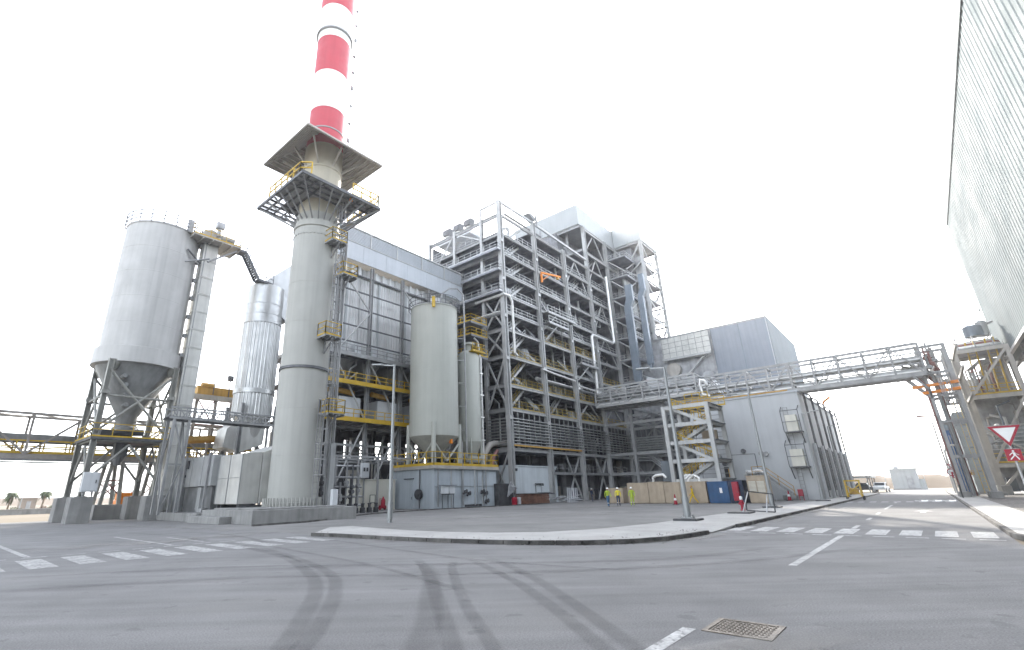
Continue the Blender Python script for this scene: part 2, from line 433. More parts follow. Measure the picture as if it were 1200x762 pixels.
# dropped section at the zebra crossing, then on along the right road
pv.add([(20.3, 6.65, .12), (20.9, 6.6, .02), (23.2, 6.55, .02), (24.0, 6.55, .12), (24.0, 9.85, .12), (20.6, 10.35, .12)], [(0, 1, 2, 3, 4, 5)])
pv.prism([(24.0, 6.55), (60, 6.4), (100, 6.35), (100, 8.2), (60, 8.6), (44, 9.2), (27, 9.85), (24.0, 9.85)], -0.02, 0.12)
pv.prism([(20.0, -3.0), (112, -3.2), (112, -1.55), (22.9, -1.55), (21.6, -1.75), (20.0, -2.3)], -0.02, 0.12)
struct(pv, 'pavement', 'paving')
kb = MB()
def kerb_run(pts, w=0.15, h=0.135, gap=0.03, seg=1.0):
    for p, q in zip(pts[:-1], pts[1:]):
        p, q = Vector((*p, 0)), Vector((*q, 0)); L = (q - p).length; n = max(1, round(L / seg))
        for i in range(n):
            a = p.lerp(q, i / n); b = p.lerp(q, (i + 1) / n); d = (b - a).normalized() * gap / 2
            kb.beam(a + d + Vector((0, 0, h / 2 - .01)), b - d + Vector((0, 0, h / 2 - .01)), w, h + .02)
off = [(x - 0.10 * c, yy - 0.10 * s_) for (x, yy), (c, s_) in zip(OUT, [(1, .1)] * 3 + [(1, .2), (.95, .3), (.9, .45), (.75, .65), (.5, .85), (.3, .95), (.1, 1), (0.05, 1)])]
kerb_run(off); kerb_run([(23.95, 6.47), (60, 6.32), (100, 6.27)], seg=1.5)
kerb_run([(112, -1.47), (22.9, -1.47), (21.55, -1.68), (19.9, -2.25)], seg=1.5)
kerb_run([(14.7, 31.0), (18.6, 31.4), (22.6, 33.6), (26.6, 36.6), (30.4, 38.2), (38, 39.2), (52, 38.2)], h=0.10)
struct(kb, 'kerb', 'kerb')

mk = MB(); Z = 0.004
def rect(x0, x1, y0, y1): mk.flat([(x0, y0), (x1, y0), (x1, y1), (x0, y1)], Z)
for i in range(9):                                          # zebra crossing over the right road
    c = -0.85 + 0.885 * i; w = 0.27
    mk.flat([(22.35, c - w), (24.75, c - w - .02), (24.75, c + w), (22.35, c + w + .02)], Z)
for i in range(10): rect(21.55, 21.72, -1.2 + 0.83 * i, -0.65 + 0.83 * i)
struct(mk, 'road_markings', 'paint'); mk = MB()
for i in range(13):                                         # zebra crossing over the left road
    x = -1.6 + 1.08 * i; mk.flat([(x, 18.0), (x + .62, 18.0), (x + .66, 20.9), (x + .04, 20.9)], Z)
for i in range(11): rect(-1.0 + 1.0 * i, -0.35 + 1.0 * i, 21.55, 21.7)
struct(mk, 'worn_markings', 'paintworn'); mk = MB()
for a, b in ((-9, -3), (0.5, 6.95), (13.3, 21.5), (25.0, 26.9), (30.9, 32.8), (36.5, 38.6), (43.5, 51.4), (56, 58)): rect(a, b, 2.57, 2.73)
struct(mk, 'lane_markings', 'paint'); mk = MB(); rect(3.1, 3.28, 21.9, 29.5); rect(7.3, 7.46, 21.9, 29.6); rect(3.15, 3.3, 34, 40); rect(8.6, 8.74, 22.3, 26.5)
struct(mk, 'worn_lane_markings', 'paintworn'); mk = MB(); mk.flat([(38.9, .62), (40.6, .62), (40.6, .3), (42.4, .75), (40.6, 1.2), (40.6, .88), (38.9, .88)], Z)   # lane arrow
for i in range(9): rect(58.6, 60.4, -1.0 + 0.85 * i, -0.5 + 0.85 * i)
struct(mk, 'arrow_markings', 'paint')

def ribbon(mb, ac, pts, w, z, soft=True):
    pts = [Vector((*p, z)) for p in pts]
    # smooth the path
    P = []
    for i in range(len(pts) - 1):
        p0, p1, p2, p3 = pts[max(i - 1, 0)], pts[i], pts[i + 1], pts[min(i + 2, len(pts) - 1)]
        for k in range(6):
            t = k / 6
            P.append(0.5 * ((2 * p1) + (p2 - p0) * t + (2 * p0 - 5 * p1 + 4 * p2 - p3) * t * t + (3 * p1 - p0 - 3 * p2 + p3) * t ** 3))
    P.append(pts[-1])
    vs = []; n = len(P); prof = ((-.5, 0), (-.3, 1), (.3, 1), (.5, 0))
    for i, p in enumerate(P):
        d = (P[min(i + 1, n - 1)] - P[max(i - 1, 0)]).normalized(); s_ = Vector((-d.y, d.x, 0))
        e = min(1, min(i, n - 1 - i) / 3)
        for o, a in prof: vs.append(p + s_ * (o * w)); ac.append(a * e)
    mb.add(vs, [(i * 4 + k, i * 4 + k + 1, (i + 1) * 4 + k + 1, (i + 1) * 4 + k) for i in range(n - 1) for k in range(3)])
tm = MB(); ac = []
Z2 = 0.008
for pts, w, dz in (([(8.9, 19.5), (8.46, 17.78), (7.88, 14.37), (6.57, 10.79), (5.53, 8.84), (4.21, 7.04), (3.37, 6.0), (2.0, 4.6)], .34, 0),
                   ([(8.7, 17.6), (8.21, 14.99), (7.01, 10.79), (5.75, 8.53), (4.31, 6.68), (3.47, 5.76), (2.1, 4.4)], .32, 1),
                   ([(9.6, 10.6), (8.47, 9.0), (6.45, 6.61), (5.05, 4.97), (3.9, 3.7)], .30, 2),
                   ([(9.2, 9.9), (7.77, 8.1), (6.27, 6.58), (5.38, 5.66), (4.6, 4.95), (3.6, 4.1)], .45, 3),
                   ([(9.8, 9.4), (8.79, 8.51), (6.39, 5.91), (5.31, 4.62), (4.2, 3.3)], .25, 4),
                   ([(10.5, 9.6), (8.48, 6.57), (7.3, 5.07), (6.18, 3.79), (5.0, 2.5)], .28, 5),
                   ([(11, 9.4), (9.08, 6.59), (7.66, 4.9), (6.48, 3.59), (5.2, 2.2)], .30, 6),
                   ([(11.9, 19.5), (11.56, 16.97), (11.06, 14.25), (10.65, 11.69), (10.3, 8.6), (10.8, 5)], .22, 7),
                   ([(9.2, 18), (8.93, 15.96), (8.3, 11.37), (7.68, 8.69), (6.9, 6)], .22, 8),
                   ([(2, 16.4), (6, 13.4), (10, 8.4), (13, 5.2), (17, 3.6)], .35, 9),
                   ([(1, 14.6), (5.2, 11.7), (9.3, 6.9), (13, 3.9), (18, 1.6)], .35, 10),
                   ([(10.2, 31), (10.8, 26), (10.4, 22), (9.4, 18)], .3, 11), ([(8.4, 33), (9.2, 27), (8.8, 22)], .3, 12)):
    ribbon(tm, ac, pts, w, Z2 + dz * 0.0012)
struct(tm, 'tyre_marks', 'tyre_mark', across=ac)
du = MB(); ac = []
for i, (pts, w) in enumerate((([(3, 25), (9, 24), (13, 25)], 2.2), ([(10, 44), (12, 33), (12.3, 26)], 1.2), ([(24.5, 5.9), (35, 6.0), (52, 5.9)], .7), ([(14, 10.2), (15.4, 8.1), (18, 6.3), (20.8, 6.1)], .5),
                                ([(12.4, 19), (12.6, 15), (13.3, 11.3)], .4), ([(4, 4), (5.5, 2.4), (8, 1.0)], .8), ([(22, 27), (30, 21), (38, 15)], 2.2), ([(30, 18.5), (33, 15.6)], 1.0), ([(44, 17), (48, 12.5)], 1.1), ([(38, 30), (47, 23), (55, 16)], 2.5))):
    ribbon(du, ac, pts, w, 0.026 + i * .0012)
struct(du, 'road_dust', 'dust', across=ac)

# far terrain: a low sand ridge all round
hl = MB()
def ridge(pts, w, h, seed):
    r_ = random.Random(seed); n = 60
    P = []
    for i in range(n + 1):
        t = i / n * (len(pts) - 1); k = min(int(t), len(pts) - 2); t -= k
        P.append(Vector((*pts[k], 0)).lerp(Vector((*pts[k + 1], 0)), t))
    hs_ = [h * (0.8 + 0.25 * math.sin(i * .37 + seed) * math.sin(i * .13) + .12 * r_.random()) for i in range(n + 1)]
    vs = []
    for i, p in enumerate(P):
        d = (P[min(i + 1, n)] - P[max(i - 1, 0)]).normalized(); s_ = Vector((-d.y, d.x, 0))
        for o, k in ((-.5, 0), (-.3, .55), (-.12, .92), (0, 1), (.2, .8), (.5, 0)):
            vs.append(p + s_ * (o * w) + Vector((0, 0, hs_[i] * k - (0.5 if k == 0 else 0))))
    hl.add(vs, [(i * 6 + k, i * 6 + k + 1, (i + 1) * 6 + k + 1, (i + 1) * 6 + k) for i in range(n) for k in range(5)])
ridge([(-250, 520), (0, 480), (180, 460), (420, 420)], 90, 5.5, 3)
ridge([(420, 330), (480, 120), (480, -20), (430, -240)], 90, 5.0, 5)
ridge([(-700, 620), (-260, 470), (-420, 60), (-300, -300)], 80, 4, 9)
struct(hl, 'sand_hills', 'hill', smooth=True)
hl = MB(); ridge([(190, -60), (196, -8), (200, 14), (196, 46), (188, 110)], 26, 3.9, 12)
struct(hl, 'sand_bank', 'hill', smooth=True)

# iron cover in the road
t = thing('manhole_cover', 'square cast iron manhole cover with studded lid set in the asphalt', 'manhole cover', (7.3, 2.12, 0))
b = MB()
for x0, x1, y0, y1 in ((6.92, 7.68, 1.74, 1.80), (6.92, 7.68, 2.44, 2.50), (6.92, 6.98, 1.80, 2.44), (7.62, 7.68, 1.80, 2.44)): b.box(x0, x1, y0, y1, -.02, .012)
b.build('frame', 'iron', t)
b = MB(); b.box(6.985, 7.615, 1.805, 2.435, -.02, .004)
for i in range(13):
    for j in range(13):
        x, yy = 7.012 + i * .048, 1.832 + j * .048
        if (i in (1, 11) and j in (1, 11)): continue
        if (i + j) % 2: b.box(x - .006, x + .006, yy - .02, yy + .02, .002, .011)
        else: b.box(x - .02, x + .02, yy - .006, yy + .006, .002, .011)
b.build('lid', 'iron', t)

# grit swept against the kerb and over the pavement edge
r9 = random.Random(31); b = MB()
for i in range(420):
    k = r9.randrange(len(OUT) - 1); f_ = r9.random(); (x0, y0), (x1, y1) = OUT[k], OUT[k + 1]
    out = r9.random() < .7; d = abs(r9.gauss(0, .3)) + .2
    x, yy = x0 + (x1 - x0) * f_ - (d * .55 if out else -d), y0 + (y1 - y0) * f_ - (d * .8 if out else -d); q = r9.uniform(.008, .03); z = .004 if out else .122
    b.add([(x - q, yy, z), (x, yy - q * .8, z), (x + q, yy + q * .2, z), (x, yy + q, z), (x + q * .1, yy, z + q * 1.1)], [(0, 1, 4), (1, 2, 4), (2, 3, 4), (3, 0, 4)])
o = b.build('grit', 'gravel', None, origin=(0, 0, 0), kind='stuff'); tag(o, 'loose grit and small stones lying along the curved kerb', 'grit')

# ------------------------------------------------------------------ chimney stack
SX, SY = 20.4, 36.75
t = thing('chimney_stack', 'tall chimney with red and white flue above a square canopy and grey lower shaft', 'chimney', (SX, SY, 0))
b = MB(); b.box(15.4, 23.4, 32.6, 40.8, -.02, .85); b.box(14.6, 15.4, 35.6, 41.5, -.02, .45); b.box(16.0, 22.8, 33.2, 40.2, .85, .95)
b.build('pedestal', 'concrete', t, bevel=.03)
b = MB(); b.lathe((SX, SY, 0), [(1.98, .95), (1.97, 1.2), (1.87, 1.25), (1.98, 24.4), (2.1, 24.45), (2.1, 24.62), (1.96, 24.65), (1.92, 25.9), (1.82, 26.0)], 64)
for i in range(48):
    a = 2 * math.pi * i / 48
    b.beam((SX + 2.12 * math.cos(a), SY + 2.12 * math.sin(a), .95), (SX + 2.12 * math.cos(a), SY + 2.12 * math.sin(a), 1.55), .09)
for z in (4.6, 8.2, 15.4, 19.0): b.lathe((SX, SY, 0), [(1.86 + z * .0046, z), (1.885 + z * .0046, z + .02), (1.86 + z * .0046, z + .05)], 64)
for i in range(40):
    a = 2 * math.pi * i / 40; b.box(SX + 2.0 * math.cos(a) - .05, SX + 2.0 * math.cos(a) + .05, SY + 2.0 * math.sin(a) - .05, SY + 2.0 * math.sin(a) + .05, 23.6, 23.7)
b.build('shaft', 'stack', t, smooth=True)
b = MB(); b.lathe((SX, SY, 0), [(1.9, 11.4), (2.04, 11.42), (2.04, 11.62), (1.9, 11.64)], 64); b.build('ring', 'steeldark', t, smooth=True)
b = MB(); b.lathe((SX, SY, 0), [(1.8, 25.9), (1.78, 28.0), (1.78, 33.6)], 64)
b.lathe((SX, SY, 0), [(1.78, 30.9), (1.86, 30.92), (1.86, 31.05), (1.78, 31.07)], 64)
b.build('neck', 'neck', t, smooth=True)
z = 33.4
for i, zt in enumerate((38.0, 42.75, 47.4, 52.0, 56.6, 61.2, 65.8)):
    b = MB(); b.lathe((SX, SY, 0), [(1.74, z), (1.72, zt)], 64); b.build('flue_band', 'red' if i % 2 == 0 else 'white', t, smooth=True); z = zt
b = MB(); b.lathe((SX, SY, 0), [(1.72, 48.3), (1.92, 48.34), (1.92, 48.5), (1.72, 48.54)], 48); b.build('ring', 'steel', t, smooth=True)
b = MB(); b.lathe((SX, SY, 0), [(1.72, 35.4), (1.79, 35.42), (1.79, 35.55), (1.72, 35.57)], 48); b.build('ring', 'steel', t, smooth=True)
# canopy roof
h = 4.05; b = MB(); ze, zt = 32.3, 34.9
n8 = [(-h, -h), (h, -h), (h, h), (-h, h)]; n4 = [(-1.2, -1.2), (1.2, -1.2), (1.2, 1.2), (-1.2, 1.2)]
for i in range(4):
    j = (i + 1) % 4
    o = [(SX + n8[i][0], SY + n8[i][1], ze), (SX + n8[j][0], SY + n8[j][1], ze), (SX + n4[j][0], SY + n4[j][1], zt), (SX + n4[i][0], SY + n4[i][1], zt)]
    b.add([(x, y_, z_ + k) for k in (0, .07) for x, y_, z_ in o], [(0, 1, 2, 3), (4, 5, 6, 7), (0, 1, 5, 4), (2, 3, 7, 6), (1, 2, 6, 5), (3, 0, 4, 7)])
b.build('canopy', 'soffit', t)
b = MB()
for i in range(4):
    j = (i + 1) % 4
    for k in range(1, 9):                                     # purlins on the underside
        f_ = k / 9
        p = Vector((SX + n8[i][0] * (1 - f_) + n4[i][0] * f_, SY + n8[i][1] * (1 - f_) + n4[i][1] * f_, ze * (1 - f_) + zt * f_ - .07))
        q = Vector((SX + n8[j][0] * (1 - f_) + n4[j][0] * f_, SY + n8[j][1] * (1 - f_) + n4[j][1] * f_, ze * (1 - f_) + zt * f_ - .07))
        b.beam(p, q, .08, .2)
    b.beam((SX + n8[i][0], SY + n8[i][1], ze - .06), (SX + n8[j][0], SY + n8[j][1], ze - .06), .12, .16)
    b.beam((SX + n8[i][0], SY + n8[i][1], ze - .1), (SX + n4[i][0], SY + n4[i][1], zt - .12), .14, .2)
b.build('canopy_frame', 'rack', t)
for i in range(8):
    a = math.pi / 4 * i; c, s_ = math.cos(a), math.sin(a)
    b = MB(); e = 3.1 if i % 2 == 0 else 3.9
    b.beam((SX + 1.7 * c, SY + 1.7 * s_, 31.2), (SX + e * c, SY + e * s_, 32.6), .13, .18); b.build('strut', 'rack', t)
# lower platform: half plate half open grating
b = MB(); b.box(SX - h, SX + h, SY - h, SY + h, 27.42, 27.5)
b2 = MB()
for i in range(4):
    j = (i + 1) % 4
    b2.beam((SX + n8[i][0], SY + n8[i][1], 27.3), (SX + n8[j][0], SY + n8[j][1], 27.3), .14, .26)
s_ = 2.6
b = MB(); b.box(SX - h + .07, SX + h - .07, SY - h + .07, SY - s_, 27.36, 27.42); b.box(SX - h + .07, SX - s_, SY - s_, SY + 1.0, 27.36, 27.42)
b.box(SX - s_, SX + s_, SY - s_, SY + s_, 27.36, 27.42)
b.build('platform_floor', 'steel', t)
for k in (-3.3, -2.55, -1.8, 1.8, 2.55, 3.3):
    b2.beam((SX - h, SY + k, 27.28), (SX + h, SY + k, 27.28), .09, .2); b2.beam((SX + k, SY - h, 27.29), (SX + k, SY + h, 27.29), .09, .2)
for k in range(20):                                           # grating bars on the open strips
    q = 1.1 + k * .148; b2.beam((SX - h, SY + q, 27.4), (SX - s_, SY + q, 27.4), .03, .05)
b2.build('platform_frame', 'steeldark', t)
for i in range(24):
    a = 2 * math.pi * i / 24; c, s1 = math.cos(a), math.sin(a); e = h / max(abs(c), abs(s1)) * .97
    b = MB(); b.beam((SX + 1.84 * c, SY + 1.84 * s1, 25.1), (SX + e * c, SY + e * s1, 27.2), .09, .14); b.build('strut', 'steel', t)
def edge_rail(x0, x1, y0, y1, z, sides='WSEN'):
    b = MB()
    if 'S' in sides: b.rail([(x0, y0, z), (x1, y0, z)], toe=.12)
    if 'W' in sides: b.rail([(x0, y0, z), (x0, y1, z)], toe=.12)
    if 'E' in sides: b.rail([(x1, y0, z), (x1, y1, z)], toe=.12)
    if 'N' in sides: b.rail([(x0, y1, z), (x1, y1, z)], toe=.12)
    return b
b = MB(); b.rail([(SX - 3.9, SY + 2.2, 27.5), (SX - 3.9, SY - 3.2, 27.5), (SX - 3.2, SY - 3.9, 27.5)], h=1.25, r=.06, toe=.16, sp=1.1); b.build('railing', 'yellow', t)
b = MB(); b.rail([(SX + 1.0, SY - 3.9, 27.5), (SX + 3.9, SY - 3.9, 27.5), (SX + 3.9, SY + 1.2, 27.5)], h=1.25, r=.06, toe=.16, sp=1.1); b.build('railing', 'yellow', t)
# landings and caged ladders on the side towards the road
def landing(a0, b0, z, w=1.5, d=1.2):
    b = MB(); b.box(a0 - w / 2, a0 + w / 2, b0 - d / 2, b0 + d / 2, z - .16, z - .08)
    for k in (-.5, -.17, .17, .5): b.beam((a0 + k * w, b0 - d / 2, z - .22), (a0 + k * w, b0 + d / 2, z - .22), .08, .14)
    b.beam((a0, b0 + d / 2, z - .25), (a0, b0 + d / 2, z - 1.4), .1); b.beam((a0, b0 - d / 2, z - .3), (a0, b0 + d / 2, z - 1.4), .1)
    f_ = b.build('landing', 'steel', t)
    edge_rail(a0 - w / 2, a0 + w / 2, b0 - d / 2, b0 + d / 2, z - .08, 'WSEN').build('railing', 'yellow', f_)
LB = SY - 2.5
for a0, z in ((20.9, 23.0), (22.2, 20.1), (20.95, 14.2), (21.75, 7.9)): landing(a0, LB, z)
for a0, z0, z1 in ((21.3, 23.1, 27.2), (21.5, 20.2, 24.0), (21.4, 14.3, 20.9), (21.6, 8.0, 15.0), (21.0, .95, 8.9)):
    b = MB(); b.ladder((a0, LB + .42, z0), (a0, LB + .42, z1), (1, 0, 0), cage=True); b.build('ladder', 'steel', t)
b = MB()
for dx, r_ in ((1.9, .07), (2.1, .05), (2.25, .09), (1.7, .05)):
    b.tube((SX + dx, LB + .9, .95), (SX + dx, LB + .9, 24), r_, 6)
for z in range(2, 24, 2): b.beam((SX + 1.6, LB + .95, z), (SX + 2.35, LB + .95, z), .06)
b.build('cable_riser', 'steel', t)
b = MB(); b.box(22.3, 22.75, 34.9, 35.4, .95, 5.6); b.build('cable_duct', 'sheet', t)
b = MB(); b.box(21.9, 22.35, 33.6, 33.95, .95, 2.1); b.build('junction_box', 'boxwhite', t, bevel=.02)
b = MB(); b.tube((22.6, 36.2, 34.6), (22.45, 36.2, 65), .05, 6)
for i in range(13): z = 36 + i * 2.3; b.box(22.45, 22.75, 36.1, 36.3, z, z + (.42 if i % 3 == 0 else .16))
b.build('cable_riser', 'steel', t)
b = MB(); b.lathe((21.5, 33.2, 27.0), [(.02, 0), (.16, .05), (.16, .28), (.02, .34)], 12); b.build('beacon', 'orange', t, smooth=True)

# ------------------------------------------------------------------ ash silo on legs (far left)
QX, QY = 12.4, 53.6
t = thing('storage_silo', 'big pale grey silo with hopper bottom standing on tall steel legs', 'silo', (QX, QY, 0))
b = MB(); b.lathe((QX, QY, 0), [(3.3, 14.6), (3.3, 27.55), (3.36, 27.6), (3.36, 27.75), (0.3, 28.7)], 72)
for z in (17.2, 19.8, 22.4, 25.0): b.lathe((QX, QY, 0), [(3.302, z), (3.316, z + .02), (3.316, z + .05), (3.302, z + .07)], 72)
b.build('shell', 'silo', t, smooth=True)
b = MB(); b.lathe((QX, QY, 0), [(3.32, 13.3), (3.62, 13.35), (3.62, 14.8), (3.32, 14.9)], 72); b.build('skirt', 'silo', t, smooth=True)
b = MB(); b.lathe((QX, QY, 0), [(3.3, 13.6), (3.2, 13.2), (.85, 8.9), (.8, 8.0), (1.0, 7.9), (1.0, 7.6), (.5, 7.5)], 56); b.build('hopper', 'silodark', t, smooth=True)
b = MB()
b.hoop((QX, QY), 3.5, (28.0, 28.4, 28.85), 40, .07, 2, 27.6); b.build('roof_railing', 'steeldark', t)
LEG = [(9.8, 51.0), (9.8, 56.2), (15.0, 51.0), (15.0, 56.2)]
for x, y_ in LEG:
    b = MB(); b.ibeam((x, y_, 2.0), (x, y_, 13.5), .42, .42, .06); b.box(x - .35, x + .35, y_ - .35, y_ + .35, 1.98, 2.04)
    for z in (6.6, 10.4): b.box(x - .28, x + .28, y_ - .28, y_ + .28, z, z + .3)
    b.lathe((x + (QX - x) * .12, y_ + (QY - y_) * .12, 12.6), [(.15, 0), (.45, .5), (.55, .9)], 12)
    b.build('leg', 'legs', t)
    b = MB(); b.prism([(x - .75, y_ - .75), (x + .75, y_ - .75), (x + .75, y_ + .75), (x - .75, y_ + .75)], -.02, 1.98); b.build('footing', 'concrete', t, bevel=.04)
for (p, q) in ((0, 1), (0, 2), (1, 3), (2, 3)):
    (x0, y0), (x1, y1) = LEG[p], LEG[q]; m_ = ((x0 + x1) / 2, (y0 + y1) / 2)
    for pts in (((x0, y0, 7.2), (x1, y1, 12.6)), ((x1, y1, 7.2), (x0, y0, 12.6)), ((x0, y0, 10.3), (x1, y1, 10.3)), ((x0, y0, 3.2), (*m_, 6.2)), ((x1, y1, 3.2), (*m_, 6.2)), ((x0, y0, 6.5), (x1, y1, 6.5))):
        b = MB(); b.tube(pts[0], pts[1], .11, 8); b.build('brace', 'legs', t)
b = MB(); b.box(9.5, 15.3, 50.7, 56.5, 6.55, 6.75)
pf = b.build('platform_floor', 'steeldark', t)
edge_rail(9.5, 15.3, 50.7, 56.5, 6.75).build('railing', 'yellow', pf)
b = MB(); b.lathe((QX, QY, 0), [(.6, 6.8), (.75, 6.9), (.75, 7.5), (.4, 7.6)], 16); b.tube((QX - 1.3, QY - .6, 7.3), (QX + 1.4, QY - .6, 7.5), .3, 10); b.box(QX - 1.9, QX - 1.2, QY - 1, QY - .2, 6.9, 7.6); b.build('discharge_valve', 'dark', t)
b = MB(); b.box(QX - .5, QX + .5, QY - .5, QY + .5, 5.4, 6.5); b.lathe((QX, QY, 4.6), [(.3, 0), (.5, .8)], 12); b.build('loading_spout', 'sheetdark', t)
for k, (x, z) in enumerate(((10.9, 12.0), (11.2, 11.3), (11.6, 9.6), (11.5, 10.6))):
    b = MB(); b.tube((x, 51.4 + .3 * k, z), (x + .1, 50.9 + .35 * k, z + .15), .2, 10); b.build('vibrator', 'silodark', t)
b = MB()
for z in range(15, 28, 2):
    b.beam((15.3, 51.6, z), (15.9, 51.4, z), .1); b.box(15.2, 15.5, 51.4, 51.8, z - .2, z + .15)
b.tube((15.6, 51.2, 4), (15.6, 51.2, 27.8), .08, 8); b.tube((15.75, 51.0, 8), (15.75, 51.0, 27.8), .05, 8)
b.build('vertical_pipe', 'steel', t)
b = MB(); b.tube((13.9, 50.5, 25.7), (15.4, 50.9, 24.7), .09, 6); b.build('bracket', 'steeldark', t)

t = thing('control_cabinet', 'pale grey cabinet mounted low on the front leg of the silo', 'cabinet', (9.9, 50.45, 2.3))
b = MB(); b.box(9.45, 10.55, 49.75, 50.15, 2.35, 3.85); bd = b.build('housing', 'boxwhite', t, bevel=.03)
b = MB(); b.box(9.55, 10.45, 49.71, 49.745, 2.45, 3.75); d_ = b.build('door', 'boxwhite', t); b = MB(); b.box(10.3, 10.36, 49.67, 49.71, 3.0, 3.25); b.build('handle', 'dark', d_)
b = MB(); b.beam((9.7, 50.1, 2.1), (9.7, 50.75, 2.6), .08); b.beam((10.3, 50.1, 2.1), (10.3, 50.75, 2.6), .08); b.beam((9.7, 49.95, 1.98), (9.7, 49.95, 2.35), .08); b.beam((10.3, 49.95, 1.98), (10.3, 49.95, 2.35), .08); b.build('bracket', 'steel', t)

# ------------------------------------------------------------------ bucket elevator beside the silo
t = thing('bucket_elevator', 'tall pale square elevator duct rising beside the silo with a machine platform on top', 'elevator duct', (16.2, 51.5, 0))
b = MB()
z = .6
while z < 27.4:
    z1 = min(z + 1.9, 27.4); b.box(15.55, 16.95, 51.0, 52.2, z + .02, z1); b.box(15.5, 17.0, 50.95, 52.25, z1 - .1, z1 - .02); z = z1
b.build('casing', 'cladbox', t)
b = MB(); b.box(14.0, 18.8, 49.8, 53.0, 27.3, 27.45)
for k in range(6): b.beam((14.0 + k * .96, 49.8, 27.2), (14.0 + k * .96, 53, 27.2), .08, .16)
pf = b.build('platform_floor', 'rack', t)
edge_rail(14.0, 18.8, 49.8, 53.0, 27.45, 'WSN').build('railing', 'yellow', pf)
b = MB(); b.box(15.3, 17.1, 50.8, 52.4, 27.5, 28.7); b.lathe((16.2, 51.6, 28.7), [(.7, 0), (.75, .15), (.3, .5)], 20); b.build('head_box', 'rack', t)
b = MB(); b.tube((16.9, 50.4, 28.1), (18.2, 50.4, 28.1), .3, 12); b.tube((16.6, 50.5, 28.2), (16.6, 50.5, 29.6), .24, 12); b.box(16.2, 17.0, 50.2, 50.8, 29.1, 29.8); b.build('drive_motor', 'equip', t)
b = MB(); b.path([(17.2, 50.3, 28.5), (17.6, 50.3, 30.4), (18.2, 50.3, 30.6), (19.0, 50.2, 30.8)], .05, 6); b.build('davit', 'steel', t)
b = MB(); b.box(13.6, 14.0, 50.2, 50.7, 27.5, 28.9); b.build('control_box', 'steel', t)
b = MB(); b.tube((18.6, 50.2, 27.1), (15.9, 50.4, 24.9), .1, 8); b.tube((15.9, 50.0, 25.1), (13.8, 50.3, 24.2), .1, 8); b.build('brace', 'steel', t)

t = thing('access_stair', 'slim steel stair bridge sloping from the silo top down to the clad vessel', 'stair', (18.8, 50.2, 24.3))
for dy in (0, 1.0):
    b = MB(); P = [(18.8, 50.2 + dy, 27.3), (19.6, 50.2 + dy, 27.3), (21.3, 50.2 + dy, 24.6), (23.0, 50.2 + dy, 24.4)]
    for p, q in zip(P[:-1], P[1:]): b.beam(p, q, .08, .28)
    b.build('stringer', 'steeldark', t)
    b = MB(); b.rail(P, h=1.1, r=.035, sp=.9); b.build('railing', 'steeldark', t)
b = MB()
for i in range(14): f_ = i / 13; b.box(19.6 + 1.7 * f_ - .12, 19.6 + 1.7 * f_ + .12, 50.2, 51.2, 27.3 - 2.7 * f_ - .02, 27.3 - 2.7 * f_ + .02)
b.box(18.8, 19.6, 50.2, 51.2, 27.25, 27.3); b.box(21.3, 23, 50.2, 51.2, 24.45, 24.5); b.build('tread', 'steeldark', t)

# ------------------------------------------------------------------ conveyor gantry
t = thing('conveyor_gantry', 'long truss conveyor bridge with yellow handrails passing behind the silo', 'conveyor', (-6, 60, 0))
for yy in (58.7, 61.3):
    b = MB(); b.beam((-48, yy, 9.25), (27, yy, 9.25), .2, .22); b.build('top_chord', 'gantry', t)
    b = MB(); b.beam((-48, yy, 5.5), (27, yy, 5.5), .24, .34); b.build('bottom_chord', 'gantry', t)
    b = MB(); x = -46.4; k = 0
    while x < 26:
        b.beam((x, yy, 5.6), (x, yy, 9.2), .18); 
        if k % 2: b.beam((x, yy, 9.1), (x + 3.78, yy, 5.7), .15)
        else: b.beam((x, yy, 5.7), (x + 3.78, yy, 9.1), .15)
        x += 3.78; k += 1
    b.build('web_members', 'gantry', t)
    b = MB(); b.rail([(-48, yy + (.3 if yy < 60 else -.3), 5.8), (27, yy + (.3 if yy < 60 else -.3), 5.8)], r=.07, sp=1.9, toe=.2); b.build('railing', 'yellow', t)
b = MB(); b.box(-48, 27, 58.8, 61.2, 5.62, 5.75); b.build('walkway', 'gantry', t)
b = MB(); b.box(-48, 27, 59.4, 60.6, 7.05, 7.35); b.box(-48, 27, 59.3, 59.42, 6.8, 7.5); b.box(-48, 27, 60.58, 60.7, 6.8, 7.5); b.build('conveyor_belt', 'sheetdark', t)
b = MB(); x = -46.4
while x < 26: b.beam((x, 58.7, 9.2), (x, 61.3, 9.2), .12); b.beam((x, 58.7, 9.2), (x + 3.78, 61.3, 9.2), .09); x += 3.78
b.build('top_bracing', 'gantry', t)
b = MB(); b.tube((-48, 58.4, 5.2), (27, 58.4, 5.2), .09, 8); b.tube((-48, 58.45, 5.0), (27, 58.45, 5.0), .06, 8); b.build('pipe', 'sheetdark', t)
for x0 in (13.6, 17.6, -18, -44):
    for yy in (58.7, 61.3):
        b = MB(); b.beam((x0 - .75, yy, 1.3), (x0 - .35, yy, 5.4), .3, .3); b.build('leg', 'legs', t); b = MB(); b.beam((x0 + .75, yy, 1.3), (x0 + .45, yy, 5.4), .3, .3); b.build('leg', 'legs', t)
        b = MB(); b.beam((x0 - .6, yy, 2.2), (x0 + .6, yy, 3.4), .1); b.beam((x0 + .6, yy, 2.2), (x0 - .6, yy, 3.4), .1); b.beam((x0 - .55, yy, 3.5), (x0 + .55, yy, 3.5), .1); b.build('brace', 'redox', t)
        b = MB(); b.box(x0 - 1.2, x0 + 1.2, yy - .5, yy + .5, -.02, 1.3); b.build('footing', 'concrete', t, bevel=.03)

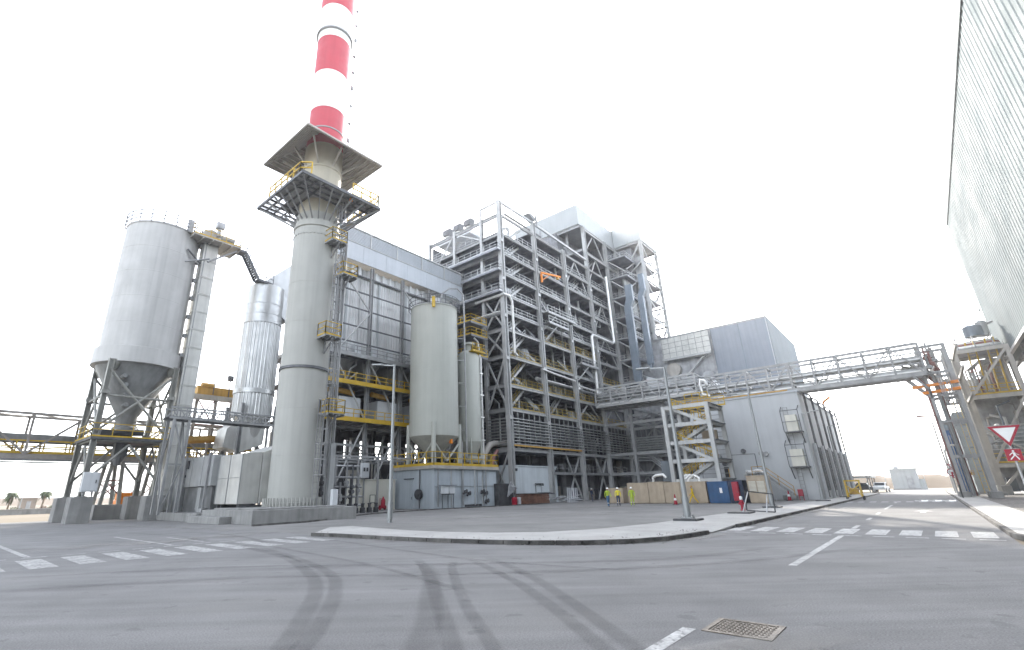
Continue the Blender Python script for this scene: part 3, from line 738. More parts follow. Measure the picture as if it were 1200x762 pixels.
# ------------------------------------------------------------------ clad cylindrical vessel
VX, VY = 23.2, 52.0
t = thing('clad_vessel', 'ribbed metal clad round duct vessel standing between the silo and the chimney', 'vessel', (VX, VY, 0))
b = MB(); b.lathe((VX, VY, 0), [(1.97, 9.7), (1.97, 19.9)], 144, rib=.05)
b.build('ribbed_casing', 'clad', t)
b = MB(); b.lathe((VX, VY, 0), [(2.0, 19.85), (2.06, 19.9), (2.06, 20.1), (2.0, 20.15), (2.0, 23.2), (1.98, 23.22), (1.98, 24.4), (1.0, 24.9), (.05, 25.0)], 64)
for z in (20.9, 22.1): b.lathe((VX, VY, 0), [(2.005, z), (2.025, z + .03), (2.005, z + .06)], 64)
b.build('top_casing', 'clad', t, smooth=True)
b = MB(); b.lathe((VX, VY, 0), [(2.0, 12.0), (2.1, 12.03), (2.1, 12.5), (2.0, 12.53)], 64); b.build('ring', 'clad', t, smooth=True)
b = MB(); b.lathe((VX, VY, 0), [(1.97, 9.7), (1.4, 8.9), (1.2, 7.4)], 40); b.build('outlet_cone', 'cladbox', t, smooth=True)
b = MB()   # box elbow under the vessel
b.extrude([(24.4, 50.8, 9.6), (22.2, 50.8, 9.6), (20.4, 50.8, 8.2), (20.2, 50.8, 6.4), (22.0, 50.8, 6.0), (24.2, 50.8, 6.8)], (0, 2.4, 0)); b.build('outlet_elbow', 'cladbox', t)
b = MB()   # sloping box duct from the vessel top towards the filter house
b.extrude([(22.6, 50.7, 22.6), (22.6, 50.7, 25.2), (26.2, 50.7, 28.9), (29.6, 50.7, 28.9), (29.6, 50.7, 25.0), (25.4, 50.7, 24.0), (25.4, 50.7, 20.6)], (0, 2.6, 0)); b.build('inlet_duct', 'clad', t)
b = MB(); b.tube((26.6, 50.6, 27.2), (26.6, 50.3, 27.2), .35, 16); b.build('manhole', 'clad', t)
for k, (x, y_) in enumerate(((21.4, 50.2), (25.0, 50.2), (21.4, 53.8), (25.0, 53.8))):
    b = MB(); b.ibeam((x, y_, 0), (x, y_, 10.8), .35, .35); b.build('leg', 'steel', t)

t = thing('walkway_trestle', 'grey steel trestle with a long truss walkway in front of the vessel', 'steel frame', (18.5, 47, 0))
for yy in (46.4, 48.0):
    b = MB(); b.beam((13.8, yy, 9.1), (23.4, yy, 9.1), .12, .14); b.beam((13.8, yy, 8.2), (23.4, yy, 8.2), .14, .18)
    for i in range(9): x = 13.9 + i * 1.18; b.beam((x, yy, 8.2), (x, yy, 9.1), .08); (b.beam((x, yy, 8.2), (x + .59, yy, 9.1), .07), b.beam((x + .59, yy, 9.1), (x + 1.18, yy, 8.2), .07)) if i < 8 else 0
    b.build('truss', 'steel', t)
for x, yy in ((14.2, 46.4), (15.4, 46.4), (14.2, 48.0), (15.4, 48.0), (23.2, 48.0)):
    b = MB(); b.beam((x, yy, .5), (x, yy, 8.2), .2); b.build('leg', 'steel', t)
for p, q in (((14.2, 46.4, .6), (15.4, 46.4, 4.4)), ((15.4, 46.4, 4.4), (14.2, 46.4, 8.2)), ((14.2, 46.4, 4.4), (15.4, 46.4, 4.4)), ((14.2, 46.4, .6), (14.2, 48, 4.4)), ((14.2, 48, 4.4), (14.2, 46.4, 8.2)), ((15.4, 46.4, 4.4), (15.4, 48, 8.2))):
    b = MB(); b.beam(p, q, .1); b.build('brace', 'steel', t)
b = MB(); b.box(13.8, 23.4, 46.4, 48.0, 8.28, 8.34); b.build('walkway', 'steeldark', t)

t = thing('crane_beam', 'pair of slanted ochre runway beams below the truss walkway', 'runway beam', (19, 53, 6.9))
for k in range(3):
    b = MB(); b.beam((15.8 + k * .8, 52.2 + k * .9, 7.0), (23.6 + k * .7, 55.0 + k * .9, 7.9), .3, .45); b.build('beam', 'ochre', t)
b = MB(); b.beam((17.4, 54.0, 0), (17.4, 54.0, 7.2), .25); b.build('post', 'rack', t); b = MB(); b.beam((22.6, 56.3, 0), (22.6, 56.3, 7.9), .25); b.build('post', 'rack', t)

t = thing('machine_platform', 'raised ochre machine platform seen between the silo and the clad vessel', 'platform', (22.2, 60.6, 0))
b = MB(); b.box(19.6, 25.2, 59.8, 62.2, 12.75, 13.0); b.beam((19.6, 59.8, 12.6), (25.2, 59.8, 12.6), .2, .35); b.build('deck', 'rack', t)
b = MB(); b.box(20.2, 25.0, 60.0, 61.8, 13.02, 14.0); b.tube((20.6, 60.2, 14.1), (22.0, 60.2, 14.1), .35, 12); b.build('housing', 'ochre', t)
b = MB(); b.path([(21.9, 59.9, 13.1), (21.9, 59.9, 15.2), (22.2, 59.9, 15.6), (22.8, 59.9, 15.5)], .05, 6); b.box(23.4, 24.0, 59.8, 60.3, 15.0, 15.6); b.beam((23.7, 60, 13), (23.7, 60, 15), .1); b.build('mast', 'steeldark', t)
for x, yy in ((20.3, 60), (22.4, 60), (25, 60), (20.3, 62), (25, 62)):
    b = MB(); b.beam((x, yy, 0), (x, yy, 12.7), .3); b.build('leg', 'gantry', t)
b = MB(); b.beam((20.3, 60, 9.6), (22.4, 60, 12.6), .12); b.beam((20.3, 60, 12.6), (22.4, 60, 9.6), .12); b.beam((20.3, 60, 9.6), (25, 60, 9.6), .15); b.build('brace', 'redox', t)

# ------------------------------------------------------------------ fan housing and stack inlet duct
t = thing('fan_housing', 'weathered grey sheet metal fan housing on a concrete plinth', 'fan housing', (18.5, 46.5, 0))
b = MB(); b.box(15.3, 21.5, 41.6, 54, -.02, .6); b.build('plinth', 'concrete', t, bevel=.03)
b = MB(); b.box(16.4, 20.6, 42.6, 48.8, 2.6, 5.0); b.box(16.36, 20.6, 46.9, 46.96, 2.6, 5.02); b.box(16.36, 20.6, 44.6, 44.66, 2.6, 5.02); b.build('upper_casing', 'sheet', t, bevel=.02)
b = MB(); b.box(16.7, 20.4, 42.8, 48.6, .6, 2.6); b.build('lower_casing', 'sheetdark', t)
b = MB(); b.box(16.45, 16.72, 44.4, 45.1, .9, 2.5); b.extrude([(16.4, 44.4, .9), (16.4, 45.1, .9), (16.4, 44.6, .62), (16.4, 43.6, .62), (16.4, 43.2, .9)], (.3, 0, 0)); b.build('side_duct', 'sheet', t)
b = MB(); b.box(16.6, 20.4, 49.2, 54, .6, 3.6); b.box(16.9, 20, 49.4, 53, 3.6, 5.2); b.build('motor_casing', 'sheet', t, bevel=.02)
b = MB(); b.box(16.32, 16.4, 47.6, 48.0, 4.1, 4.8); b.box(16.3, 16.4, 48.1, 48.5, 3.4, 3.6); b.build('inspection_hatch', 'dark', t)
for y_ in (43.2, 48.2):
    b = MB(); b.beam((16.3, y_, .6), (16.3, y_, 5.2), .14); b.build('post', 'steel', t)

t = thing('stack_inlet_duct', 'pale insulated box duct leading into the foot of the chimney', 'duct', (18.7, 40.4, .4))
b = MB(); b.extrude([(16.9, 42.6, 1.2), (16.9, 42.6, 4.85), (18.4, 42.6, 5.0), (18.4, 42.6, 1.2)], (0, -4.2, 0)); b.build('casing', 'cladbox', t)
b = MB(); b.extrude([(18.45, 42.6, 1.2), (18.45, 42.6, 5.0), (20.2, 42.6, 5.7), (20.2, 42.6, 1.9)], (0, -4.4, 0)); b.build('transition', 'cladbox', t)
b = MB()
for y_ in (38.4, 40.5, 42.5): b.beam((16.88, y_, 1.2), (16.88, y_, 4.85), .06)
b.beam((16.87, 38.4, 3.1), (16.87, 42.6, 3.1), .04); b.build('seam', 'sheet', t)
for y_ in (38.9, 42.0):
    b = MB(); b.beam((17.3, y_, .45), (17.3, y_, 1.2), .18); b.beam((19.8, y_, .85), (19.8, y_, 1.6), .18); b.build('support', 'steeldark', t)
b = MB(); b.beam((17.0, 38.6, .95), (20.0, 38.6, .95), .2, .3); b.beam((17.0, 42.2, .95), (20.0, 42.2, .95), .2, .3); b.build('bearer', 'steeldark', t)

t = thing('loading_machine', 'orange and white machine parked behind the silo legs', 'machine', (16.5, 62.6, 0))
b = MB(); b.box(15.0, 18.2, 62.0, 64.0, .7, 1.7); b.box(15.2, 16.4, 62.1, 63.9, 1.7, 2.4); b.build('body', 'orange', t, bevel=.08)
b = MB(); b.box(16.5, 17.4, 62.2, 63.8, 1.7, 2.6); b.build('cab', 'boxwhite', t, bevel=.08)
for x in (15.6, 17.6):
    for yy in (61.9, 63.9):
        b = MB(); b.tube((x, yy, .45), (x, yy + .25, .45), .45, 16); b.build('wheel', 'rubber', t)

# ------------------------------------------------------------------ filter house (long hung fascia)
t = thing('filter_house', 'long filter house with blue grey fascia hung above clad casings and open steel frame', 'filter building', (40, 54, 0))
FB = 48.5
b = MB(); b.box(30, 53.0, FB - .12, FB, 30.3, 32.8); b.box(52.9, 53.0, FB + .01, 60, 30.3, 32.8); b.box(30.0, 30.1, FB + .01, 60, 30.3, 35)
for k in range(1, 6): b.box(30 + k * 3.8, 30 + k * 3.8 + .03, FB - .14, FB - .1, 30.3, 32.8)
b.build('fascia', 'fascia', t)
b = MB(); b.box(30, 53.0, FB - .08, FB + .02, 32.9, 34.8); b.box(52.88, 52.98, FB + .03, 60, 32.9, 34.8)
for k in range(9): b.beam((30, FB - .11, 33.1 + k * .2), (53, FB - .11, 33.1 + k * .2), .05, .08)
b.build('louvre_band', 'fascia', t)
b = MB()
for x in (30.2, 34.8, 39.4, 44.1, 48.8, 52.85): b.box(x, x + .14, FB - .22, FB - .05, 32.85, 34.85)
b.box(30, 53.1, FB - .2, FB + .05, 32.8, 32.9); b.box(30, 53.1, FB - .24, 60, 34.85, 35.05)
b.build('fascia_trim', 'steellight', t)
b = MB(); b.extrude([(30, FB, 35.05), (30, 60, 35.05), (30, 54, 35.5)], (23, 0, 0)); b.build('roof', 'roofwhite', t)
cols = [30.6, 35.6, 40.9, 46.0, 51.4]
for x in cols:
    b = MB(); b.ibeam((x, FB + .25, 0), (x, FB + .25, 30.2), .42, .42, .06); b.build('column', 'steel', t)
for x in cols[::2]:
    for yy in (54, 60):
        b = MB(); b.ibeam((x, yy, 0), (x, yy, 30.2), .42, .42, .06); b.build('column', 'steeldark', t)
for z in (7.1, 9.9, 14.2, 17.6, 19.5, 21.6, 24.0, 26.3, 28.6):
    b = MB(); b.beam((29, FB + .25, z), (53, FB + .25, z), .16, .26 if z < 18 else .16); b.build('girt', 'steeldark' if z > 17 else 'steel', t)
for i in range(4):                                           # big diagonals between the columns
    a, c = cols[i], cols[i + 1]
    for z0, z1, s in ((0.3, 9.9, 1), (9.9, 17.6, -1), (17.6, 23.9, 1), (23.9, 29, -1)):
        if i in (1, 3) and z0 > 15: continue
        b = MB(); p = (a, FB + .2, z0 if s > 0 else z1); q = (c, FB + .2, z1 if s > 0 else z0); b.tube(p, q, .11, 8); b.build('brace', 'steellight', t)
for i, (a, c) in enumerate(((29.6, 34.6), (34.7, 42.0), (42.1, 48.8), (48.9, 53))):       # clad filter chambers
    b = MB(); b.corr((a, 50.0, 18.4), (1, 0, 0), c - a, 18.4, 28.9, .42, .07); b.box(a, c, 50.02, 58, 18.4, 28.9); b.build('filter_casing', 'filterclad', t)
    b = MB(); b.corr((a, 49.6, 29.0), (1, 0, 0), c - a, 29.0, 30.1, 1.2, .3); b.box(a, c, 49.62, 58, 29.0, 30.1); b.build('eaves_sheet', 'filterclad', t)
for x in (32.6, 37.7, 42.4, 47.0): 
    b = MB(); b.box(x - .14, x + .14, 49.78, 49.93, 18.5, 28.9); b.build('cover_strip', 'roofwhite', t)
for i, x in enumerate((29.4, 33.2, 37.2, 41.2, 45.2, 49.2)):
    for yy in (51.6, 55.4):
        b = MB(); k = 1.75
        top = [(x - k, yy - k, 18.3), (x + k, yy - k, 18.3), (x + k, yy + k, 18.3), (x - k, yy + k, 18.3)]
        bt = [(x - .3, yy - .3, 15.2), (x + .3, yy - .3, 15.2), (x + .3, yy + .3, 15.2), (x - .3, yy + .3, 15.2)]
        b.add(top + bt, [(0, 1, 2, 3), (7, 6, 5, 4), (0, 1, 5, 4), (1, 2, 6, 5), (2, 3, 7, 6), (3, 0, 4, 7)]); b.tube((x, yy, 15.2), (x, yy, 14.6), .3, 10); b.build('hopper', 'sheet', t)
for x in (32.0, 34.4, 36.9, 39.5, 44, 47.5):
    b = MB(); b.box(x - .45, x + .45, 49.3, 49.9, 18.3, 19.6); b.build('inlet_box', 'boxwhite', t)
for z, nm in ((14.3, 'a'), (10.0, 'b'), (17.7, 'c')):
    b = MB(); b.box(27.2, 53, FB - .7, 58, z - .08, z)
    for x in range(28, 53, 2): b.beam((x, FB - .7, z - .22), (x, 58, z - .22), .1, .26)
    pf = b.build('platform_floor', 'grating', t)
    b = MB(); b.beam((27.2, FB - .72, z - .16), (53, FB - .72, z - .16), .07, .34)
    b.rail([(27.2, FB - .65, z), (53, FB - .65, z)], r=.05, sp=1.5, toe=.2); b.build('railing', 'yellow' if z < 17 else 'steel', pf)
for x in (33.6, 39.3, 44.6):
    b = MB(); b.box(x - 1.6, x + 1.5, 49.2, 51.6, 10.05, 12.75); b.box(x - .1, x + .1, 49.16, 49.2, 10.1, 12.7); b.build('blower_enclosure', 'boxwhite', t, bevel=.04)
for k, x in enumerate((28.8, 31.6, 36.8, 43.2)):
    b = MB(); b.tube((x, 49.4, 13.5), (x + 2.6, 49.6, 13.3), .33, 12); b.build('screw_conveyor', 'ochre', t)
b = MB(); b.tube((33.4, 49.4, 14.9), (34.4, 49.2, 15.9), .12, 8); b.path([(33.0, 49.5, 14.6), (33.4, 49.3, 16.2), (34.2, 49.3, 16.8), (34.3, 49.4, 18.2)], .12, 8); b.build('pipe', 'steel', t)
r2 = random.Random(3)
for i in range(26):                                          # plant packed under the lowest floor
    x = 27.5 + r2.random() * 24; yy = 49.5 + r2.random() * 8; z = r2.random() * 4; w, d, h_ = .4 + r2.random() * 1.3, .4 + r2.random() * 1.2, .6 + r2.random() * 2.2
    b = MB(); b.box(x, x + w, yy, yy + d, z * .6, z * .6 + h_); b.build('equipment', r2.choice(['equip', 'sheetdark', 'steeldark', 'rack']), t)
for i in range(22):
    x = 27.5 + r2.random() * 24; yy = 49.0 + r2.random() * 8; r_ = .05 + r2.random() * .12
    b = MB(); b.path([(x, yy, 0), (x, yy, 2.5 + r2.random() * 4), (x + r2.choice([-1, 1]) * (1 + 2 * r2.random()), yy, 7.0 + r2.random() * 2)], r_, 8); b.build('pipe', r2.choice(['steel', 'rack', 'redox', 'galv']), t)
for z in (5.2, 6.3, 9.2):
    b = MB(); b.tube((27, 49.2 + (z % 1), z), (53, 49.2 + (z % 1), z), .07 + .05 * (z % 2), 8); b.build('pipe', 'steel', t)
for x in (28.5, 33, 38, 43, 48, 52):
    b = MB(); b.ibeam((x, 52, 0), (x, 52, 14), .35, .35); b.build('column', 'rack', t)
r7 = random.Random(5)
xx = 28.0
while xx < 52:
    w_ = .4 + r7.random() * 1.1
    b = MB(); b.box(xx, xx + w_, 56.6, 57.2, 0, 9.0); b.build('back_casing', r7.choice(['furnace', 'steeldark', 'rack', 'equip']), t)
    xx += w_ + .8 + r7.random() * 1.1
b = MB(); b.box(29, 52, 56.0, 56.4, 0, 6.2); b.build('back_panel', 'furnace', t)
b = MB(); b.box(30.5, 39, 57.5, 57.8, 0, 4.2); b.box(41.5, 47, 57.5, 57.8, 0, 5.0); b.build('back_panel', 'furnace', t)
b = MB(); b.box(28.6, 52, 57.4, 57.8, 8.7, 18.4); b.build('back_panel', 'furnace', t)

# pipe manifold and small things at the foot of the chimney
t = thing('pipe_manifold', 'dense dark rack of pipes and valves beside the foot of the chimney', 'pipe rack', (29.8, 43.5, 0))
for i in range(24):
    x = 25.4 + (i % 8) * .68; yy = 42.0 + (i // 8) * 1.2; h_ = 2.2 + r2.random() * 3.2
    b = MB(); b.tube((x, yy, .1), (x, yy, h_), .07 + .06 * r2.random(), 8); zz = .8 + r2.random() * 2.0; b.tube((x, yy - .18, zz), (x, yy + .18, zz), .2, 10); b.lathe((x, yy, h_ * .5), [(.12, 0), (.22, .05), (.22, .3), (.12, .35)], 10)
    b.build('riser', r2.choice(['steeldark', 'dark', 'dark', 'steel']), t)
for z in (.7, 1.5, 2.4, 3.3, 4.4):
    b = MB(); b.tube((25.2, 42.1 + z * .2, z), (31.0, 42.1 + z * .2, z), .1, 8); b.build('header_pipe', r2.choice(['equip', 'steeldark', 'steel']), t)
for x in (26.0, 28.6, 31.2, 33.8):
    b = MB(); b.beam((x, 43.6, 0), (x, 43.6, 5.4), .18); b.build('post', 'steel', t)
b = MB(); b.beam((25.6, 43.6, 5.4), (38.5, 43.6, 5.4), .16, .2); b.beam((25.6, 44.8, 5.2), (38.5, 44.8, 5.2), .16, .2); b.build('top_beam', 'steel', t)
for i in range(9):
    x = 25.6 + i * .8; b = MB(); b.lathe((x, 41.4, 0), [(.26, 0), (.26, .45), (.14, .5), (.14, .75), (.2, .78), (.2, .85), (.05, .9)], 12); b.build('valve', 'dark', t, smooth=True)

t = thing('panel_wall', 'long plain cream wall panel standing left of the blue grey tank building', 'wall panel', (35.5, 47, 0))
b = MB(); b.box(32.2, 39.0, 46.9, 47.1, 0, 3.2); b.build('panel', 'cream', t, bevel=.02)
b = MB(); b.box(32.1, 39.1, 46.85, 47.15, 3.2, 3.3); b.build('capping', 'cream', t)
t = thing('wall_cabinet', 'white electrical cabinet fixed high on a post above the cream wall', 'cabinet', (34.2, 46.6, 0))
b = MB(); b.box(33.75, 34.75, 46.4, 46.75, 3.4, 5.0); c_ = b.build('housing', 'boxwhite', t, bevel=.02)
b = MB(); b.box(33.95, 34.2, 46.37, 46.4, 4.1, 4.5); b.box(34.35, 34.6, 46.37, 46.4, 4.1, 4.5); b.build('gauge', 'dark', c_)
b = MB(); b.beam((34.25, 46.62, 0), (34.25, 46.62, 5.1), .14); b.build('post', 'steel', t)
t = thing('fire_trolley', 'red wheeled fire extinguisher in front of the cream wall', 'fire extinguisher', (36.7, 46.2, 0))
b = MB(); b.lathe((36.7, 46.2, .15), [(.02, 0), (.24, .05), (.24, .9), (.1, 1.1), (.08, 1.25)], 16); b.build('cylinder', 'signred', t, smooth=True)
for k in (-.3, .3): b = MB(); b.tube((36.7 + k, 46.3, .25), (36.7 + k * 1.25, 46.3, .25), .25, 14); b.build('wheel', 'signred', t)
b = MB(); b.path([(36.5, 46.45, .3), (36.5, 46.55, 1.2), (36.9, 46.55, 1.2), (36.9, 46.45, .3)], .03, 6); b.build('handle', 'signred', t)
t = thing('notice_stand', 'small dark framed notice board standing beside the cream wall', 'notice board', (35.2, 46.2, 0))
b = MB(); 
for k in (-.35, .35): b.beam((35.2 + k, 46.2, 0), (35.2 + k, 46.2, 1.6), .06)
b.beam((34.85, 46.2, 1.6), (35.55, 46.2, 1.6), .06); b.beam((34.85, 46.2, .8), (35.55, 46.2, .8), .06); b.build('frame', 'dark', t)
b = MB(); b.box(34.9, 35.5, 46.18, 46.22, .85, 1.55); b.build('board', 'cream', t)

# ------------------------------------------------------------------ tank building
t = thing('tank_building', 'low blue grey building carrying the two storage tanks on its yellow railed roof', 'building', (45.1, 44.5, 0))
b = MB(); b.box(39.6, 50.6, 41.0, 48.2, 0, 4.25); b.build('wall', 'bluewall', t, bevel=.02)
b = MB(); b.box(39.3, 50.9, 40.7, 48.4, 4.25, 4.6); b.build('roof', 'rack', t)
b = MB(); b.box(39.57, 39.62, 44.5, 45.7, 0, 3.2); d_ = b.build('door', 'bluewall', t)
b = MB(); b.box(39.4, 39.6, 44.3, 45.9, 3.22, 3.32); b.build('canopy', 'dark', d_)
b = MB(); b.box(39.54, 39.57, 44.62, 44.68, 1.0, 1.3); b.build('handle', 'dark', d_)
for x in (42.4, 44.1, 46.9, 48.0):
    b = MB(); b.box(x - .03, x + .03, 40.93, 40.99, 0, 4.2); b.build('wall_joint', 'steel', t)
for z in (2.3,): b = MB(); b.box(39.7, 50.5, 40.94, 40.985, z, z + .04); b.build('wall_joint', 'steel', t)
b = MB(); b.box(44.6, 47.6, 40.95, 40.995, .05, .3); b.build('plinth_strip', 'dark', t)
b = MB(); b.tube((39.45, 43.2, 1.55), (39.15, 43.2, 1.55), .55, 20); b.tube((39.5, 43.2, 1.55), (39.1, 43.2, 1.55), .2, 12); b.build('hose_reel', 'dark', t)
b = MB(); b.tube((39.45, 43.2, .05), (39.45, 43.2, 4.2), .07, 8); b.build('pipe', 'steeldark', t)
for i, (x, zt) in enumerate(((40.0, 4.2), (42.1, 4.2), (44.1, 7.5), (47.6, 3.6), (48.3, 4.2), (46.2, 4.2))):
    b = MB(); b.path([(x, 40.75, .2), (x, 40.75, zt)], .07, 8); b.build('pipe', 'galv' if i % 2 else 'steel', t)
for x, z in ((44.3, 1.7), (44.9, 1.5), (47.4, 1.7), (48.0, 1.5), (48.2, .6)):
    b = MB(); b.tube((x - .3, 40.6, z - .2), (x + .3, 40.6, z + .2), .13, 10); b.tube((x, 40.75, z), (x, 40.35, z), .2, 10); b.build('valve', 'dark', t)
b = MB(); b.rail([(39.35, 48.3, 4.6), (39.35, 40.75, 4.6), (50.85, 40.75, 4.6), (50.85, 48.3, 4.6)], h=1.5, r=.05, sp=1.3, toe=.3); b.build('railing', 'yellow', t)

t = thing('valve_station', 'pair of white meter boxes on a stand against the blue grey tank building', 'cabinet', (41.1, 40.3, 0))
for k in (0, 1):
    b = MB(); b.box(40.15 + k * 1.0, 41.05 + k * 1.0, 40.1, 40.5, 1.55, 2.35); b.build('box', 'boxwhite', t, bevel=.02)
b = MB()
for x in (40.2, 41.1, 42.0): b.beam((x, 40.3, 0), (x, 40.3, 1.5), .07)
b.beam((40.1, 40.3, 1.5), (42.1, 40.3, 1.5), .07, .1); b.box(39.95, 42.25, 39.95, 40.6, 2.4, 2.47); b.build('stand', 'steeldark', t)
t = thing('storage_tank', 'large plain green grey cylindrical tank with yellow ladder gate at its top rail', 'tank', (42.5, 44.0, 4.6))
TX, TY, TR = 42.5, 44.0, 3.05
b = MB(); b.lathe((TX, TY, 0), [(TR, 8.1), (TR, 24.6), (TR + .05, 24.62), (TR + .05, 24.75), (.2, 25.5)], 72)
for z in (13, 16, 19, 22): b.lathe((TX, TY, 0), [(TR + .002, z), (TR + .012, z + .02), (TR + .002, z + .04)], 72)
b.build('shell', 'tank', t, smooth=True)
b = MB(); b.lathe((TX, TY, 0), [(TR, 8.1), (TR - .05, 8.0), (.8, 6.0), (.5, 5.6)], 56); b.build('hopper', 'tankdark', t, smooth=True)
for x, yy in ((TX - 2.2, TY - 2.2), (TX + 2.2, TY - 2.2), (TX - 2.2, TY + 2.2), (TX + 2.2, TY + 2.2)):
    b = MB(); b.tube((x, yy, 4.6), (x, yy, 9.6), .27, 14); b.lathe((x, yy, 4.6), [(.5, 0), (.5, .1), (.27, .25)], 14); b.build('leg', 'tank', t, smooth=True)
for p, q in (((TX - 2.2, TY - 2.2), (TX + 2.2, TY - 2.2)), ((TX - 2.2, TY - 2.2), (TX - 2.2, TY + 2.2))):
    m_ = ((p[0] + q[0]) / 2, (p[1] + q[1]) / 2)
    for e in (p, q): b = MB(); b.tube((*e, 7.4), (*m_, 5.2), .12, 8); b.build('brace', 'tank', t)
b = MB(); b.hoop((TX, TY), 3.4, (24.75, 25.3, 25.9), 40, .06, 2, 24.7); b.build('roof_railing', 'steeldark', t)
b = MB(); b.box(TX - 2.62, TX - 2.3, TY - 2.6, TY - 2.3, 24.0, 25.4); b.build('ladder_gate', 'yellow', t)
b = MB(); b.tube((TX, TY - .6, 25.4), (TX, TY - .6, 26.4), .35, 12); b.tube((TX + .9, TY, 25.3), (TX + .9, TY, 26.2), .3, 12); b.tube((TX - .8, TY - .4, 25.3), (TX - .8, TY - .4, 26.3), .22, 12); b.build('filter_unit', 'equip', t)
b = MB(); b.path([(TX + .6, TY - .5, 26.0), (TX + .8, TY - .8, 27.3), (TX + 1.6, TY - 1.3, 28.1), (TX + 2.6, TY - 1.9, 28.2), (TX + 3.3, TY - 2.3, 27.4), (TX + 3.35, TY - 2.35, 26), (TX + 3.35, TY - 2.35, 5.2)], .12, 10); b.build('filling_pipe', 'steel', t, smooth=True)
b = MB(); 
for z in range(6, 26, 3): b.beam((TX + 2.5, TY - 1.7, z), (TX + 3.4, TY - 2.4, z), .08)
b.build('pipe_bracket', 'steel', t)
b = MB(); b.box(TX + .2, TX + .45, TY - 2.75, TY - 2.45, 7.2, 7.7); b.build('valve', 'orange', t)

t = thing('slender_tank', 'slim green grey tank standing just right of the large tank', 'tank', (48.4, 43.3, 4.6))
TX, TY, TR = 48.4, 43.3, 1.5
b = MB(); b.lathe((TX, TY, 0), [(TR, 7.8), (TR, 19.2), (1.1, 19.9), (.4, 20.2), (.4, 20.9), (.9, 20.95), (.9, 21.2), (.1, 21.3)], 48); b.build('shell', 'tank', t, smooth=True)
b = MB(); b.lathe((TX, TY, 0), [(TR, 7.8), (.9, 6.2), (.5, 5.4)], 40); b.build('hopper', 'tank', t, smooth=True)
for i in range(4): a = math.pi / 4 + i * math.pi / 2; x, yy = TX + 1.4 * math.cos(a), TY + 1.4 * math.sin(a); b = MB(); b.beam((x, yy, 4.6), (x, yy, 8.2), .22); b.build('leg', 'tank', t)
b = MB(); b.tube((TX + 1.75, TY - .7, 5), (TX + 1.75, TY - .7, 19.4), .16, 10)
for z in (8, 11, 14, 17): b.box(TX + 1.3, TX + 2.0, TY - .9, TY - .5, z, z + .15)
b.build('vertical_pipe', 'pipe', t, smooth=True)
b = MB(); b.lathe((TX - .2, TY - .4, 5.2), [(1.0, 0), (1.25, .5), (1.25, .7)], 20, 0, math.pi, 2 * math.pi); b.build('cradle_ring', 'tank', t)
b = MB(); b.rail([(TX - 1, TY - 1.7, 19.8), (TX + 1.6, TY - 1.7, 19.8), (TX + 1.6, TY + .6, 19.8)], toe=.15, sp=1); b.box(TX - 1, TX + 1.6, TY - 1.7, TY - 1.0, 19.7, 19.8); b.build('top_platform', 'yellow', t)

t = thing('tank_walkways', 'stacked small yellow railed walkways linking the tanks to the boiler frame', 'walkway', (51.6, 45.5, 19))
for z in (20.2, 23.2, 25.2):
    b = MB(); b.box(49.8, 53.4, 43.9, 46.9, z - .1, z); b.beam((49.8, 43.9, z - .2), (53.4, 43.9, z - .2), .1, .25); f_ = b.build('deck', 'grating', t)
    b = MB(); b.rail([(49.8, 46.9, z), (49.8, 43.95, z), (53.4, 43.95, z)], toe=.2, sp=1.1, r=.045); b.build('railing', 'yellow', f_)
b = MB(); b.path([(51.5, 43.9, 5), (51.5, 43.9, 20.5), (51.2, 43.9, 22.2), (50.4, 43.9, 22.6)], .14, 10); b.build('pipe', 'pipe', t, smooth=True)
b = MB(); b.beam((50, 46.9, 4.6), (50, 46.9, 25.2), .2); b.build('post', 'steel', t)

t = thing('curved_duct', 'bent pale duct elbow rising from behind the tank building', 'duct', (52.4, 43.2, 0))
b = MB(); b.path([(50.9, 43.4, 3), (50.9, 43.4, 5.0), (51.3, 43.3, 6.6), (52.2, 43.2, 7.6), (53.2, 43.2, 7.9), (56.5, 43.2, 7.9)], .42, 14); b.build('bend', 'rack', t, smooth=True)
b = MB(); b.path([(51.9, 42.6, 3), (51.9, 42.6, 5.0), (52.2, 42.5, 6.2), (52.9, 42.4, 6.9)], .22, 12); b.build('branch', 'redox', t, smooth=True)
t = thing('pump_cabinet', 'dark grey cabinet with pipework between tank building and pale blue shelter', 'cabinet', (51.7, 41, 0))
b = MB(); b.box(50.1, 53.0, 40.2, 42.4, 0, 2.6); b.build('housing', 'dark', t, bevel=.04)
for k in range(5):
    b = MB(); x = 51.6 + .3 * k; b.path([(x, 40.0, 1.0 + .15 * k), (x + .2, 39.9, 2.2), (x + .6, 39.9, 2.8 - .2 * k)], .09, 8); b.build('pipe', 'equip', t)
t = thing('shelter', 'pale blue grey flat roofed equipment shelter with a grey door under the boiler', 'shelter', (60, 43.5, 0))
b = MB(); b.box(54.2, 65.4, 41.3, 46.0, 0, 4.85); b.build('wall', 'shelter', t, bevel=.03)
b = MB(); b.box(54.1, 65.5, 41.2, 46.1, 4.85, 5.0); b.build('roof', 'shelter', t)
b = MB(); b.box(59.7, 61.0, 41.25, 41.3, 0, 2.35); d_ = b.build('door', 'shelter', t); b = MB(); b.box(59.5, 61.3, 41.0, 41.28, 2.5, 2.62); b.build('canopy', 'dark', d_); b = MB(); b.box(59.64, 59.70, 41.24, 41.29, 0, 2.4); b.box(61.0, 61.06, 41.24, 41.29, 0, 2.4); b.build('frame', 'dark', d_)
